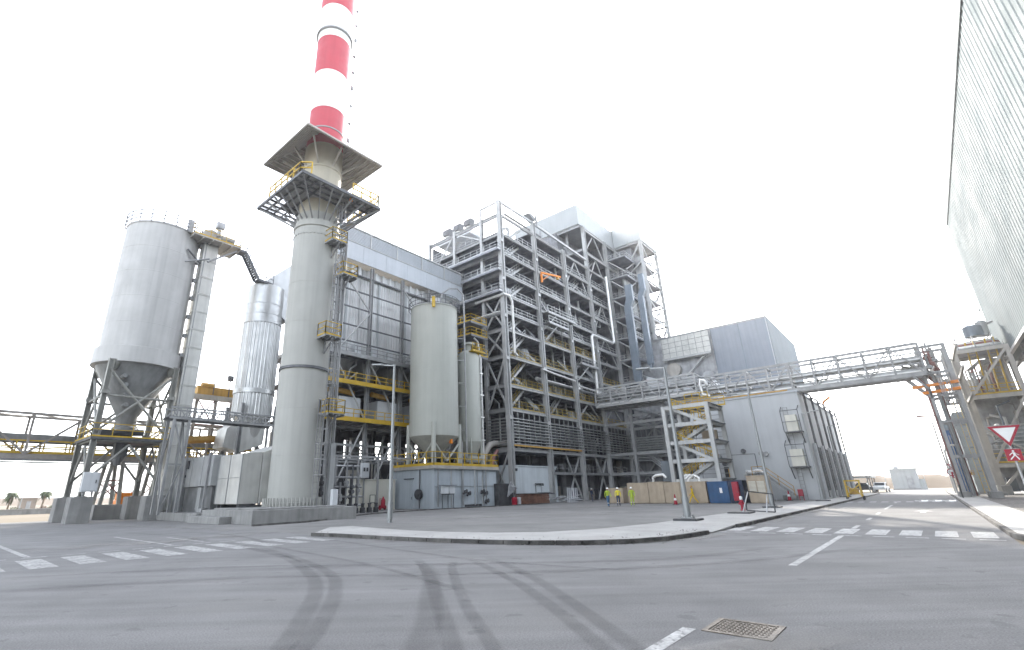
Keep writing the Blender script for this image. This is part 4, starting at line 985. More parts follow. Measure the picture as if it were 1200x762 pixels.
for x in (54.8, 64.8): b = MB(); b.extrude([(x, 41.2, 4.55), (x + .4, 41.2, 4.55), (x + .3, 41.2, 4.2), (x + .1, 41.2, 4.2)], (0, -.3, 0)); b.build('lamp', 'dark', t)
b = MB(); b.box(61.4, 61.6, 41.2, 41.28, 2.3, 2.6); b.build('junction_box', 'dark', t)
t = thing('timber_stack', 'low stack of brown boards under a sheet in front of the shelter', 'board stack', (55.6, 38.8, 0))
for k in range(6): b = MB(); b.box(52.9 + .03 * (k % 2), 58.0 - .05 * (k % 3), 38.0, 39.8, .1 + k * .2, .1 + k * .2 + .18); b.build('board', 'rust', t)
b = MB(); b.box(52.6, 58.6, 37.9, 39.9, 1.3, 1.36); b.extrude([(58.0, 37.9, 1.36), (59.2, 37.9, 1.2), (59.2, 37.9, 1.25), (58.0, 37.9, 1.42)], (0, 2, 0)); b.build('cover', 'steeldark', t)
t = thing('scrap_steel', 'untidy pile of grey pipes and frames beside the brown board stack', 'pipe pile', (61.5, 38.3, 0))
for i in range(16):
    x = 58.8 + r2.random() * 5; yy = 37.2 + r2.random() * 2; z = .15 + .1 * (i % 6); b = MB(); b.tube((x, yy, z), (x + 1.5 + r2.random() * 2, yy + r2.uniform(-.7, .7), z + r2.random() * .5), .08, 8); b.build('pipe', r2.choice(['galv', 'steel', 'equip']), t)
for i in range(5):
    x = 61.2 + i * .55; b = MB(); b.beam((x, 37.2, 0), (x + .8, 37.6, 1.9), .1); b.beam((x + .4, 37.2, 0), (x + 1.2, 37.6, 1.9), .1); b.beam((x + .2, 37.3, .6), (x + .65, 37.4, .6), .08); b.build('frame', 'equip', t)
for i, (x, c) in enumerate(((50.6, 'signred'), (51.6, 'boxwhite'))):
    t = thing('drum', ('red' if i == 0 else 'white') + ' drum standing in front of the dark grey cabinet', 'drum', (x + 1.4, 39.3, 0))
    b = MB(); b.lathe((x + 1.4, 39.3, 0), [(.33, 0), (.36, .03), (.34, .3), (.36, .33), (.34, .6), (.36, .63), (.34, .9), (.1, .93)], 18); b.build('shell', c, t, smooth=True)
    b = MB(); b.tube((x + 1.5, 39.3, .93), (x + 1.5, 39.3, .98), .06, 8); b.build('cap', 'dark', t)

# ------------------------------------------------------------------ boiler house: open steel frame
t = thing('boiler_house', 'huge open steel boiler house crowded with floors pipes stairs and railings', 'boiler house', (72, 48, 0))
A = [54.0, 63.5, 73.0, 82.3, 91.6]; B0, B1 = 41.0, 57.0
BI = [41.0, 44.8, 50.8, 57.0]
LV = [7.3, 12.7, 16.1, 20.4, 24.5, 27.2, 30.0, 33.5, 37.0, 40.4, 43.8]
TALL = [47.5, 53.0]
r3 = random.Random(11)
for i, a in enumerate(A):
    b = MB(); top = 53.2 if i >= 3 else (46.2 if i < 2 else 44.2)
    b.ibeam((a, B0, 0), (a, B0, top), .62, .68, .10)
    for z in (11, 19.5, 26, 32, 38.5): b.box(a - .36, a + .36, B0 - .36, B0 + .36, z, z + .5)
    b.build('column', 'steellight', t)
    b = MB(); b.tube((a + .55, B0 - .1, 5), (a + .55, B0 - .1, 29 if i % 2 else 43), .14, 8); b.build('downpipe', 'galv', t)
for j, bb in enumerate(BI[1:]):
    for i, a in enumerate(A if j in (0, 2) else (A[0], A[4])):
        b = MB(); b.ibeam((a, bb, 0), (a, bb, 53 if a > 80 else 44.2), .5, .5, .08); b.build('column', 'steellight' if i == 0 else 'steel', t)
for li, z in enumerate(LV):
    b = MB(); b.ibeam((A[0], B0, z - .3), (A[-1], B0, z - .3), .3, .4, .07); b.build('floor_beam', 'steellight', t)
    b = MB(); b.ibeam((A[0], B0, z - .3), (A[0], B1, z - .3), .3, .6, .07); b.build('floor_beam', 'steel', t)
    if z < 43:
        b = MB(); b.box(A[0] + .2, A[-1], B0 + .35, B1, z - .12, z - .02)
        for k in range(15): x = A[0] + 1.2 + k * 2.5; b.beam((x, B0 + .3, z - .35), (x, B1, z - .35), .16, .42)
        for yy in (44.8, 50.8): b.beam((A[0], yy, z - .4), (A[-1], yy, z - .4), .25, .5)
        b.build('floor_plate', 'grating', t)
for z in TALL:
    b = MB(); b.ibeam((A[3], B0, z - .3), (A[4] + 5, B0, z - .3), .3, .6, .07); b.build('floor_beam', 'steellight', t)
    b = MB(); b.ibeam((A[3] - 1.5, B0, z - .3), (A[3] - 1.5, B1, z - .3), .3, .6, .07); b.build('floor_beam', 'steel', t)
b = MB(); b.box(A[2] - 2, A[4], B0 + .4, B1, 43.8, 43.9); b.box(A[3] - 1.5, A[4] + 5, B0 + .4, B1, 47.4, 47.5); b.build('floor_plate', 'grating', t)
for li, z in enumerate(LV[1:-1]):                             # railings bay by bay
    for i in range(4):
        if r3.random() < .12: continue
        b = MB(); b.rail([(A[i] + .4, B0 + .1, z), (A[i + 1] - .4, B0 + .1, z)], r=.04, sp=1.35, toe=.15); b.build('railing', 'yellowdull' if z < 26 else 'galv', t)
    if z > 29:
        b = MB(); b.rail([(A[0], B0 + .4, z), (A[0], 56.8, z)], r=.04, sp=1.35, toe=.15); b.build('railing', 'galv', t)
for z in (30.0, 33.5, 37.0):                                  # cantilevered galleries on the end wall
    b = MB(); b.box(A[0] - 1.3, A[0] - .3, B0 - .2, 57, z - .14, z - .03); b.beam((A[0] - 1.3, B0 - .2, z - .15), (A[0] - 1.3, 57, z - .15), .1, .3)
    f_ = b.build('gallery', 'grating', t)
    b = MB(); b.rail([(A[0] - .3, B0 - .2, z), (A[0] - 1.25, B0 - .2, z), (A[0] - 1.25, 57, z)], r=.045, sp=1.3, toe=.2); b.build('railing', 'galv', f_)
# end wall bracing
def brace(p, q, w=.2, m_='steellight'):
    b = MB(); b.beam(p, q, w, w * 1.1); b.build('brace', m_, t)
for z0, z1 in ((0.2, 7), (12.7, 20.0), (20.4, 24.2), (24.5, 29.6)):
    brace((A[0], 41.2, z0), (A[0], 44.6, z1)); brace((A[0], 44.6, z0), (A[0], 41.2, z1))
brace((A[0], 45, 40.4), (A[0], 50.6, 43.6)); brace((A[0], 56.6, 37.2), (A[0], 51, 43.6)); brace((A[0], 44.9, 43.4), (A[0], 41.4, 40.6), .16)
brace((A[0], 51, 12.7), (A[0], 44.9, 20)); brace((A[0], 51, 20.4), (A[0], 44.9, 24.5))
# front bracing in the open bays
for i, z0, z1 in ((1, 0, 7), (2, 0, 7), (2, 12.7, 16), (3, 12.7, 16), (3, 24.5, 29.8), (3, 30, 36.8), (2, 37, 43.5), (3, 40.4, 47.2), (3, 47.5, 52.8)):
    a, c = A[i] + .4, A[i + 1] - .4; m_ = (a + c) / 2
    if i < 3 and z0 == 0:
        brace((a + 4.4, B0 + .3, z0), (c, B0 + .3, z1)); brace((c, B0 + .3, z0), (a + 4.4, B0 + .3, z1))
    else:
        brace((a, B0 + .3, z0), (m_, B0 + .3, z1)); brace((c, B0 + .3, z0), (m_, B0 + .3, z1)); 
for i, li in ((1, 2), (0, 6), (1, 7), (2, 5), (3, 2), (2, 8), (1, 9), (3, 4), (0, 8), (2, 3)):
    a, c = A[i] + .4, A[i + 1] - .4; z0, z1 = LV[li] + .2, LV[li + 1] - .6; yb = B0 + 3.4
    brace((a, yb, z0), (c, yb, z1), .18, 'steel'); brace((c, yb, z0), (a, yb, z1), .18, 'steel')
# stairs: parallel stringers climbing inside the bays
def stair(x0, x1, y_, z0, z1, rail='galv', st='steellight'):
    b = MB()
    for dy in (0, .9): b.beam((x0, y_ + dy, z0), (x1, y_ + dy, z1), .09, .34)
    n = int(abs(z1 - z0) / .24)
    for k in range(n): f_ = (k + .5) / n; x = x0 + (x1 - x0) * f_; z = z0 + (z1 - z0) * f_; b.box(x - .13, x + .13, y_ + .05, y_ + .85, z - .02, z + .02)
    f_ = b.build('staircase', st, t)
    b = MB(); b.rail([(x0, y_, z0 + .1), (x1, y_, z1 + .1)], r=.045, sp=.9); b.build('railing', rail, f_)
for z0, z1, x0, x1, r_ in ((12.7, 16.1, 55.4, 59.4, 'yellowdull'), (16.1, 20.4, 55.2, 60.2, 'yellowdull'), (20.4, 24.5, 55.4, 60.4, 'galv'), (24.5, 27.2, 56, 59.6, 'galv'), (30, 33.5, 56.5, 61, 'galv'), (33.5, 37, 56.5, 61.2, 'galv'), (37, 40.4, 56.4, 60.4, 'galv'), (40.4, 43.8, 57, 61, 'galv')):
    stair(x0, x1, B0 + .9, z0, z1, r_)
for z0, z1, x0, x1 in ((16.1, 20.4, 77.8, 73.8), (20.4, 24.5, 74.0, 79), (27.2, 30, 79.6, 75.4), (24.5, 27.2, 65.5, 69.5), (30, 33.5, 68.5, 64.4), (37, 40.4, 76.5, 80.5), (33.5, 37, 85, 89.4), (43.8, 47.5, 83.4, 88), (20.4, 24.5, 84, 88.6), (12.7, 16.1, 66, 70)):
    stair(x0, x1, B0 + 1.1, z0, z1, 'galv', 'steel')
# suspended gallery with diagonal props on the front at mid height
for z, x0, x1 in ((29.2, 63.9, 72.6), (22.2, 73.4, 79.5), (27.4, 64, 70)):
    b = MB(); b.box(x0, x1, B0 - 1.5, B0 - .35, z - .14, z - .04); b.beam((x0, B0 - 1.5, z - .15), (x1, B0 - 1.5, z - .15), .09, .28); f_ = b.build('gallery', 'steel', t)
    b = MB(); b.rail([(x0, B0 - 1.45, z), (x1, B0 - 1.45, z)], r=.045, sp=1.2, toe=.15); b.build('railing', 'galv', f_)
    brace((x0 + .3, B0 - .3, z - 2.8), (x0 + 2.6, B0 - 1.4, z - .2), .14)
    brace((x1 - .3, B0 - .3, z - 2.8), (x1 - 2.4, B0 - 1.4, z - .2), .14)
# the boiler itself: dark casing in the middle of the frame
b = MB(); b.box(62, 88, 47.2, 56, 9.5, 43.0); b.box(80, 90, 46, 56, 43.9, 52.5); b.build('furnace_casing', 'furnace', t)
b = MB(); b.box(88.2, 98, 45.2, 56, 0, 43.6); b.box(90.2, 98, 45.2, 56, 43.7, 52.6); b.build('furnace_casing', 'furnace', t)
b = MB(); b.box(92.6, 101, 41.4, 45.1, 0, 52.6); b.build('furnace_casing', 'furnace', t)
for z in (9, 14, 18.6, 23, 28, 33, 37.6, 42, 47): b = MB(); b.beam((88.2, 45.1, z), (97.8, 45.1, z), .25, .45); b.build('buckstay', 'equip', t)
b = MB(); b.box(55, 61.5, 50.8, 56.4, 7.4, 40.2); b.build('economiser_casing', 'furnace', t)
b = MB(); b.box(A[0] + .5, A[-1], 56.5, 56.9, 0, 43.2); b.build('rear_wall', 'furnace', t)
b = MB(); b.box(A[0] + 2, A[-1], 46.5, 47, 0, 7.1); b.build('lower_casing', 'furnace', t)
for z in (10, 14.2, 18.4, 22.5, 26, 28.8, 32, 35.4, 39):
    b = MB(); b.beam((62, 47.1, z), (88, 47.1, z), .25, .45); b.build('buckstay', 'equip', t)
for i in range(92):                                           # drums, boxes and ducts on the floors
    z = r3.choice(LV[:-1]); x = A[0] + 1 + r3.random() * 34; yy = B0 + 1.6 + r3.random() * 3.2; w, d, h_ = .5 + r3.random() * 1.6, .4 + r3.random(), .9 + r3.random() * 1.7
    b = MB()
    if i % 3 == 0: b.lathe((x, yy, z), [(w * .4, 0), (w * .45, .1), (w * .45, h_), (w * .2, h_ + .2)], 14)
    elif i % 3 == 1: b.tube((x, yy, z + .6), (x + w * 1.6, yy, z + .6), .4, 12); b.box(x + .2, x + w * 1.4, yy - .3, yy + .3, z, z + .3)
    else: b.box(x, x + w, yy, yy + d, z, z + h_); b.box(x + .1, x + w - .1, yy - .04, yy, z + .3, z + h_ - .15)
    b.build('equipment', r3.choice(['equip', 'sheet', 'boxwhite', 'steeldark', 'sheet']), t)
for i in range(84):                                           # risers and runs
    x = A[0] + 1 + r3.random() * 36; yy = B0 + .8 + r3.random() * 4.5; z0 = r3.choice(LV); z1 = min(43, z0 + 3 + r3.random() * 11); r_ = .08 + r3.random() * .2
    b = MB()
    if i % 3: b.path([(x, yy, z0 - .2), (x, yy, z1), (x + r3.uniform(-2, 2), yy + .8, min(43.2, z1 + 1))], r_, 10)
    else: x1 = min(91, x + 4 + r3.random() * 14); b.path([(x, yy, z0 + 2.2), (x1, yy, z0 + 2.2), (x1, yy, z0 + 3.4)], r_, 10)
    b.build('pipe', r3.choice(['galv', 'equip', 'steel', 'pipe', 'sheet']), t, smooth=True)
for i in range(34):                                           # slanting burner ducts and hangers
    z = r3.choice(LV[1:-1]); x = A[0] + 3 + r3.random() * 32; b = MB(); b.beam((x, B0 + 2.4, z + 2.6), (x + 1.4, B0 + 1.2, z + .7), .22, .26); b.build('chute', r3.choice(['steel', 'galv', 'equip']), t)
# white lagged pipes running down the frame
for pts, r_ in (([(53.4, 46, 29.4), (53.4, 40.4, 29.4), (54.6, 40.3, 29.4), (55.2, 40.3, 28.6), (55.2, 40.3, 20.6), (55.9, 40.4, 20.3)], .2),
                ([(88.6, 40.2, 43.5), (88.6, 40.2, 29.3), (87.8, 40.2, 28.8), (79.9, 40.2, 28.8), (79.3, 40.2, 28.2), (79.3, 40.2, 17.8), (80.5, 40.2, 17.2), (86, 40.2, 17.0)], .27),
                ([(62.4, 40.5, 19.4), (66, 40.5, 19.2), (72.4, 40.6, 19.0)], .16), ([(73.4, 40.5, 18.3), (81, 40.5, 18.1)], .16), ([(53.5, 48.5, 26.9), (53.5, 41.4, 26.9)], .13)):
    b = MB(); b.path(pts, r_, 12); b.build('lagged_pipe', 'pipe', t, smooth=True)
# cable trays wrapped round the frame
for k in range(9):
    z = 7.75 + k * .43; b = MB(); b.beam((A[0] + .4, B0 - .1, z), (93.0, B0 - .1, z), .5, .1); b.build('cable_tray', 'galv', t)
    b = MB(); b.beam((A[0] - .2, 41.4, z), (A[0] - .2, 46.2, z), .1, .12); b.build('cable_tray', 'steel', t)
b = MB()
for k in range(28):
    x = A[0] + .7 + k * 1.36; b.beam((x, B0 + .05, 7.4), (x, B0 + .05, 12.3), .1)
b.build('tray_hanger', 'galv', t)
b = MB(); b.beam((54.4, B0 - .35, 7.55), (72.5, B0 - .35, 7.55), .08, .22); b.build('toe_board', 'ochre', t)
b = MB(); b.rail([(66, B0 + .5, 4.2), (90, B0 + .5, 4.2)], sp=1.6, r=.05); b.beam((63.7, B0, 4.0), (92, B0, 4.0), .2, .35); b.build('floor_beam', 'steel', t)
# ground level clutter behind the columns
for i in range(20):
    x = 66 + r3.random() * 26; yy = 41.5 + r3.random() * 4; w, h_ = .5 + r3.random() * 1.2, .8 + r3.random() * 1.9
    b = MB(); b.box(x, x + w, yy, yy + .8, 0 if i % 3 else 4.2, (0 if i % 3 else 4.2) + h_); b.build('equipment', r3.choice(['equip', 'steeldark', 'rack', 'sheet']), t)
# roof panels
b = MB(); b.box(80.6, 97.2, 41.0, 41.15, 53.2, 57.7); b.box(80.6, 80.75, 41.16, 57, 53.2, 57.7); b.box(80.6, 98, 41.2, 57, 57.7, 57.85); b.build('roof_panel', 'roofwhite', t)
b = MB(); b.box(80.8, 97, 41.2, 57, 52.9, 53.15); b.build('roof_soffit', 'steel', t)
b = MB(); b.beam((A[0], B0, 46.0), (A[1], B0, 46.0), .3, .4); b.beam((A[1], B0, 46.0), (A[3], B0, 45.4), .3, .4); b.beam((A[0], B0, 46.0), (A[0], 44.8, 46.0), .25, .35); b.beam((A[0], 44.8, 44.2), (A[0], 44.8, 46.1), .3); b.build('parapet_beam', 'steellight', t)
b = MB(); b.box(A[1] - .2, A[3], B0 + .3, 50, 44.0, 44.12); b.build('roof_plate', 'furnace', t)
b = MB(); b.beam((64.0, 40.5, 45.4), (64.0, 40.5, 49.3), .1); b.tube((64, 40.5, 46), (64, 40.5, 47.5), .22, 8); b.extrude([(61.9, 40.6, 47.2), (63.6, 40.6, 46.2), (64.4, 40.6, 46.8), (62.8, 40.6, 47.5)], (0, 1.2, 0)); b.build('roof_beacon', 'steel', t)
# three cowled vents over the end wall
for k, bb in enumerate((55.2, 52.6, 50.0)):
    b = MB(); b.lathe((57, bb, 0), [(.6, 43.8), (.6, 46.5)], 20); c_ = b.build('vent_duct', 'pipe', t, smooth=True)
    b = MB(); b.extrude([(56.1, bb - .62, 46.1), (56.1, bb - .62, 47.2), (56.7, bb - .62, 47.7), (57.7, bb - .62, 47.7), (57.7, bb - .62, 46.1)], (0, 1.24, 0)); b.build('vent_cowl', 'steeldark', c_)
b = MB(); b.box(55.4, 59, 48.6, 56.4, 43.9, 44.3); b.build('vent_base', 'boxwhite', t)
t2 = t
t = thing('jib_crane', 'small orange jib crane arm on the second front column of the boiler house', 'crane', (63.6, 40.4, 34.7))
b = MB(); b.beam((64.1, 40.35, 34.6), (64.1, 40.35, 36.2), .26); b.build('mast', 'orange', t)
b = MB(); b.beam((63.9, 40.3, 36.3), (69.0, 39.6, 36.9), .22, .3); b.beam((64.1, 40.3, 35.0), (66.2, 40.0, 36.5), .12); b.build('arm', 'orange', t)
b = MB(); b.box(67.9, 68.4, 39.5, 39.9, 36.2, 36.6); b.build('hoist', 'ochre', t)

# ------------------------------------------------------------------ lift tower in front of the boiler house
t = thing('lift_tower', 'tall lattice tower with pale top panels at the far corner of the boiler house', 'tower', (100.5, 38, 0))
X0, X1, Y0, Y1 = 96.6, 105.2, 34.9, 41.0
for x, yy in ((X0, Y0), (X1, Y0), (X0, Y1), (X1, Y1)):
    b = MB(); b.ibeam((x, yy, 0), (x, yy, 53.2), .6, .6, .1); b.build('column', 'steellight', t)
zs = [0, 6, 12, 17, 21.5, 26, 30.5, 35, 39.5, 44, 48.5, 53]
def brace2(p, q, w=.24):
    b = MB(); b.beam(p, q, w); b.build('brace', 'steellight', t)
for i, (z0, z1) in enumerate(zip(zs[:-1], zs[1:])):
    for p, q in (((X0, Y0), (X1, Y0)), ((X0, Y0), (X0, Y1)), ((X1, Y0), (X1, Y1))):
        m_ = ((p[0] + q[0]) / 2, (p[1] + q[1]) / 2)
        if i % 2: brace2((*p, z0), (*q, z1)) ; brace2((*q, z0), (*p, z1))
        else: brace2((*p, z1), (*m_, z0)); brace2((*q, z1), (*m_, z0))
    b = MB()
    for p, q in (((X0, Y0), (X1, Y0)), ((X0, Y0), (X0, Y1)), ((X1, Y0), (X1, Y1)), ((X0, Y1), (X1, Y1))): b.beam((*p, z1), (*q, z1), .25, .4)
    b.build('ring_beam', 'steel', t)
b = MB(); b.box(X0 + .5, X1 - 2.6, Y0 + 2.6, Y1 + .5, 0, 52.5); b.build('lift_shaft', 'furnace', t)
for z in range(4, 52, 4): b = MB(); b.box(X0 + .3, X1 - .3, Y0 + .4, Y1 - .4, z, z + .1); b.build('floor_plate', 'grating', t)
b = MB(); b.box(X0 + 1, X0 + 2.4, Y0 + .5, Y0 + 2.2, 0, 50); b.build('cable_riser', 'sheet', t)
b = MB(); b.box(X0 - .3, X1 + .3, Y0 - .3, Y0 - .15, 53.3, 57.8); b.box(X0 - .3, X0 - .15, Y0 - .14, 40.9, 53.3, 57.8); b.box(X1 + .15, X1 + .3, Y0 - .14, 57, 53.3, 57.8); b.box(X0 - .3, X1 + .3, Y0 - .3, 57, 57.8, 57.95); b.build('roof_panel', 'roofwhite', t)
b = MB(); b.box(X0 - .1, X1 + .1, Y0 - .1, 57, 53.0, 53.25); b.build('roof_soffit', 'steel', t)
# galleries between tower and frame
for z in (21.5, 26, 30.5, 35, 39.5, 44, 48.5):
    b = MB(); b.box(91.8, X0 + 2, 36.8, 41, z - .14, z - .02); b.beam((91.8, 36.8, z - .2), (X0 + 2, 36.8, z - .2), .12, .4); f_ = b.build('gallery', 'grating', t)
    b = MB(); b.rail([(91.8, 40.9, z), (91.8, 36.85, z), (X0, 36.85, z)], r=.05, sp=1.1, toe=.18); b.build('railing', 'galv', f_)
    brace2((92.2, 37, z - 3.0), (X0, 37, z - .2), .2); brace2((92.0, 40.6, z - .3), (94.6, 36.9, z - 3.6), .18)
for k in range(3): b = MB(); b.path([(93.4 + k, 38.4, 44), (93.6 + k, 38.2, 41), (94.8 + k * .6, 37.8, 39.4), (95.2 + k * .5, 37.8, 33)], .45, 12); b.build('pipe', 'sheet', t, smooth=True)
b = MB(); b.lathe((106.2, 34.3, 24.5), [(.1, 0), (.6, .1), (.6, .25), (.1, .3)], 10); b.beam((105.2, 34.9, 24.6), (107.4, 33.8, 24.7), .1); b.build('floodlight_arm', 'steel', t)

# blue grey vertical ducts
for y0, y1, z0, z1, lab in ((35.5, 36.9, 20.8, 35.5, 'wider and lower of two vertical blue grey ducts before the lift tower'), (32.9, 33.9, 23.4, 37.0, 'narrower vertical blue grey duct hanging at the lift tower edge')):
    t = thing('vertical_duct', lab, 'duct', (88.4, (y0 + y1) / 2, z0), 'vertical ducts by the lift tower')
    b = MB(); b.box(88, 88.8, y0, y1, z0, z1)
    for z in range(int(z0) + 2, int(z1), 3): b.box(87.95, 88.85, y0 - .05, y1 + .05, z, z + .12)
    b.build('casing', 'bluepipe', t)
    w = y1 - y0; b = MB(); b.extrude([(88, y1, z1), (88, y0, z1), (88, y0 - .6, z1 + 1.2), (88, y0 - .6, z1 + 4.6), (88, y1 - .6, z1 + 4.6), (88, y1 - .6, z1 + 1.8)], (.8, 0, 0)); b.build('top_bend', 'bluepipe', t)
    b = MB(); b.extrude([(88.1, y1 - .1, z0), (88.1, y0 + .1, z0), (88.1, y0 + .4, z0 - .8), (88.1, y1 - .4, z0 - .8)], (.6, 0, 0)); b.build('foot_cone', 'bluepipe', t)
    for z in (z0 + 3, z1 - 2): b = MB(); b.beam((88.8, (y0 + y1) / 2, z), (96.6, 36.5, z), .2); b.build('bracket', 'steel', t)

# lower steel frame between the lift tower and the stair tower, with bent cable trays
t = thing('pipe_rack', 'dark low steel rack with bent cable trays at the foot of the lift tower', 'pipe rack', (90, 33, 0))
for x, yy in ((82.3, 36), (82.3, 30), (92, 36), (92, 30), (92, 26)):
    b = MB(); b.ibeam((x, yy, 0), (x, yy, 15), .5, .5, .08); b.build('column', 'steel', t)
for z in (4, 7.2, 12.4, 15.0):
    for yy in (30, 36): b = MB(); b.beam((82.3, yy, z), (96, yy, z), .3, .45); b.build('beam', 'steel', t)
    b = MB(); b.beam((92, 24, z), (92, 41, z), .3, .45); b.build('beam', 'steellight' if z > 12 else 'steel', t); b = MB(); b.beam((82.3, 30, z), (82.3, 41, z), .3, .45); b.build('beam', 'steel', t)
for z0, z1 in ((0.3, 7), (7.4, 12.2), (12.6, 15)):
    for y0, y1 in ((30, 36), (36, 41)):
        b = MB(); b.beam((91.9, y0, z0), (91.9, y1, z1), .25); b.build('brace', 'steel', t); b = MB(); b.beam((91.9, y1, z0), (91.9, y0, z1), .25); b.build('brace', 'steel', t)
for k in range(8):
    z = 7.6 + k * .42; b = MB(); b.path([(91.3 - .03 * k, 41, z), (91.3 - .03 * k, 34.8 - k * .1, z), (91.2 - .03 * k, 33.6 - k * .1, z + .9), (91.2 - .03 * k, 31.6, z + 2.6), (91.2, 30.4, z + 3.0)], .17, 6); b.build('cable_tray', 'galv', t)
for k in range(3): z = 5.0 + .45 * k; b = MB(); b.path([(91.4, 40.5, z + 1.6), (91.4, 37, z + 1.4), (91.4, 35.4, z), (91.4, 27, z)], .16, 6); b.build('cable_tray', 'galv', t)
b = MB()
for k in range(12): b.beam((91.6, 29.5 + k, 7.3), (91.6, 29.5 + k, 12.2), .1)
b.build('tray_hanger', 'steel', t)
b = MB(); b.box(93.5, 95.5, 22.5, 41, 0, 14.5); b.build('rear_wall', 'furnace', t)
b = MB(); b.box(84, 92, 41.5, 42, 12.5, 17); b.build('rear_wall', 'furnace', t)
for i in range(18):
    x, yy = 84 + r3.random() * 7, 25 + r3.random() * 14; h_ = 1 + r3.random() * 3; b = MB(); b.box(x, x + 1.2, yy, yy + 1.2, 0, h_); b.build('equipment', r3.choice(['equip', 'steeldark', 'bluewalldark', 'sheetdark']), t)

# ------------------------------------------------------------------ grey hall with stair tower
t = thing('hall', 'large plain grey hall with tall louvred bays along its road side', 'hall', (84.5, 15.6, 0))
HA, HB = 69.0, 9.3
b = MB(); b.box(HA, 100, HB, 22, 0, 12.1); b.build('wall', 'facade', t, bevel=.03)
b = MB(); b.box(HA - .12, 100.1, HB - .12, 22.1, 12.1, 12.32); b.build('coping', 'fascia', t)
b = MB(); b.box(HA - .14, HA - .02, 10.2, 22, 12.32, 12.5); b.build('edge_strip', 'ochre', t)
for k in range(5):                                            # louvred openings between the piers
    x = 71.6 + k * 5.7
    b = MB(); b.box(x, x + 4.7, HB - .06, HB - .01, .9, 5.9); f_ = b.build('louvre', 'bluewalldark', t)
    b = MB()
    for z in range(12): b.beam((x, HB - .1, 1.1 + z * .4), (x + 4.7, HB - .1, 1.1 + z * .4), .05, .1)
    for q in (1.2, 2.35, 3.5): b.beam((x + q, HB - .14, .9), (x + q, HB - .14, 5.9), .1)
    b.build('louvre_blade', 'steeldark', f_)
    b = MB(); b.box(x + .3, x + .9, HB - .18, HB - .1, 4.0, 5.4); b.build('louvre_panel', 'boxwhite', f_)
for k in range(6):
    x = 71.2 + k * 5.7; b = MB(); b.box(x - .25, x + .25, HB - .3, HB - .02, 0, 6.2); b.build('pier', 'facade', t)
    b = MB(); b.path([(x + .5, HB - .25, .2), (x + .5, HB - .25, 11.8), (x + .3, HB - .2, 12.7), (x - .8, HB + .2, 12.9)], .13, 8); b.build('downpipe', 'steeldark', t)
b = MB(); b.box(HA - .03, HA - .005, 15.2, 17.8, 2.4, 5.3); b.build('blank_panel', 'facade', t)
for z0, z1, y0, y1 in ((5.28, 5.34, 15.1, 17.9),):
    b = MB(); b.box(HA - .06, HA - .03, y0, y1, z0, z1); b.box(HA - .06, HA - .03, y0, y0 + .07, 2.4, z0); b.box(HA - .06, HA - .03, y1 - .07, y1, 2.4, z0); b.build('panel_frame', 'steeldark', t)
b = MB(); b.box(HA - .08, HA - .01, 18.0, 18.9, 1.2, 3.9); d_ = b.build('doorway', 'dark', t); b = MB(); b.box(HA - .14, HA - .08, 18.1, 18.45, 1.4, 3.7); b.build('door', 'ochre', d_)
for y_, z in ((19.2, 5.2), (16.3, 5.7), (18.7, 4.3), (14.4, 5.3), (13.9, 5.2)):
    b = MB(); b.tube((HA - .25, y_, z), (HA - .01, y_, z), .28, 14); b.build('vent_hood', 'steeldark' if z > 5.5 or z < 4.5 else 'steel', t)
b = MB(); b.tube((HA - .2, 17.9, 1), (HA - .2, 17.9, 5.8), .1, 8); b.build('pipe', 'dark', t)
b = MB(); b.path([(HA - .5, 16.4, 2.75), (HA - .7, 16.2, 3.2), (HA - .7, 15.6, 3.1), (HA - .7, 15.0, 3.3), (HA - .7, 14.4, 3.1), (HA - .5, 14.3, 2.6)], .28, 12); b.build('vent_pipe', 'pipe', t, smooth=True)
b = MB(); b.box(HA - .4, HA - .02, 11.2, 13.1, .0, .5); b.build('step', 'concrete', t)
# two balconies with chillers on the end wall
for z, y0, y1 in ((7.5, 9.55, 11.3), (3.6, 9.7, 11.6)):
    b = MB(); b.box(HA - 1.3, HA, y0, y1, z - .12, z); 
    for y_ in (y0 + .1, y1 - .1): b.beam((HA - 1.25, y_, z - .1), (HA - .05, y_, z - 1.3), .1)
    f_ = b.build('balcony', 'steeldark', t)
    b = MB()
    for y_ in (y0, y1): b.beam((HA - 1.25, y_, z), (HA - 1.25, y_, z + 2.4), .08)
    b.beam((HA - 1.25, y0, z + 2.4), (HA - 1.25, y1, z + 2.4), .08); b.beam((HA - 1.25, y0, z + 1.1), (HA - 1.25, y1, z + 1.1), .06)
    for y_ in (y0, y1): b.beam((HA - 1.25, y_, z + 2.4), (HA, y_, z + 3.0), .07)
    b.build('frame', 'steeldark', f_)
    b = MB(); b.box(HA - .95, HA - .1, y0 + .35, y1 - .3, z + .02, z + 1.9); u_ = b.build('chiller', 'cream', f_)
b = MB(); b.ladder((HA - .3, 10.9, 0), (HA - .3, 10.9, 10.4), (0, 1, 0), cage=False); b.build('ladder', 'steel', t)
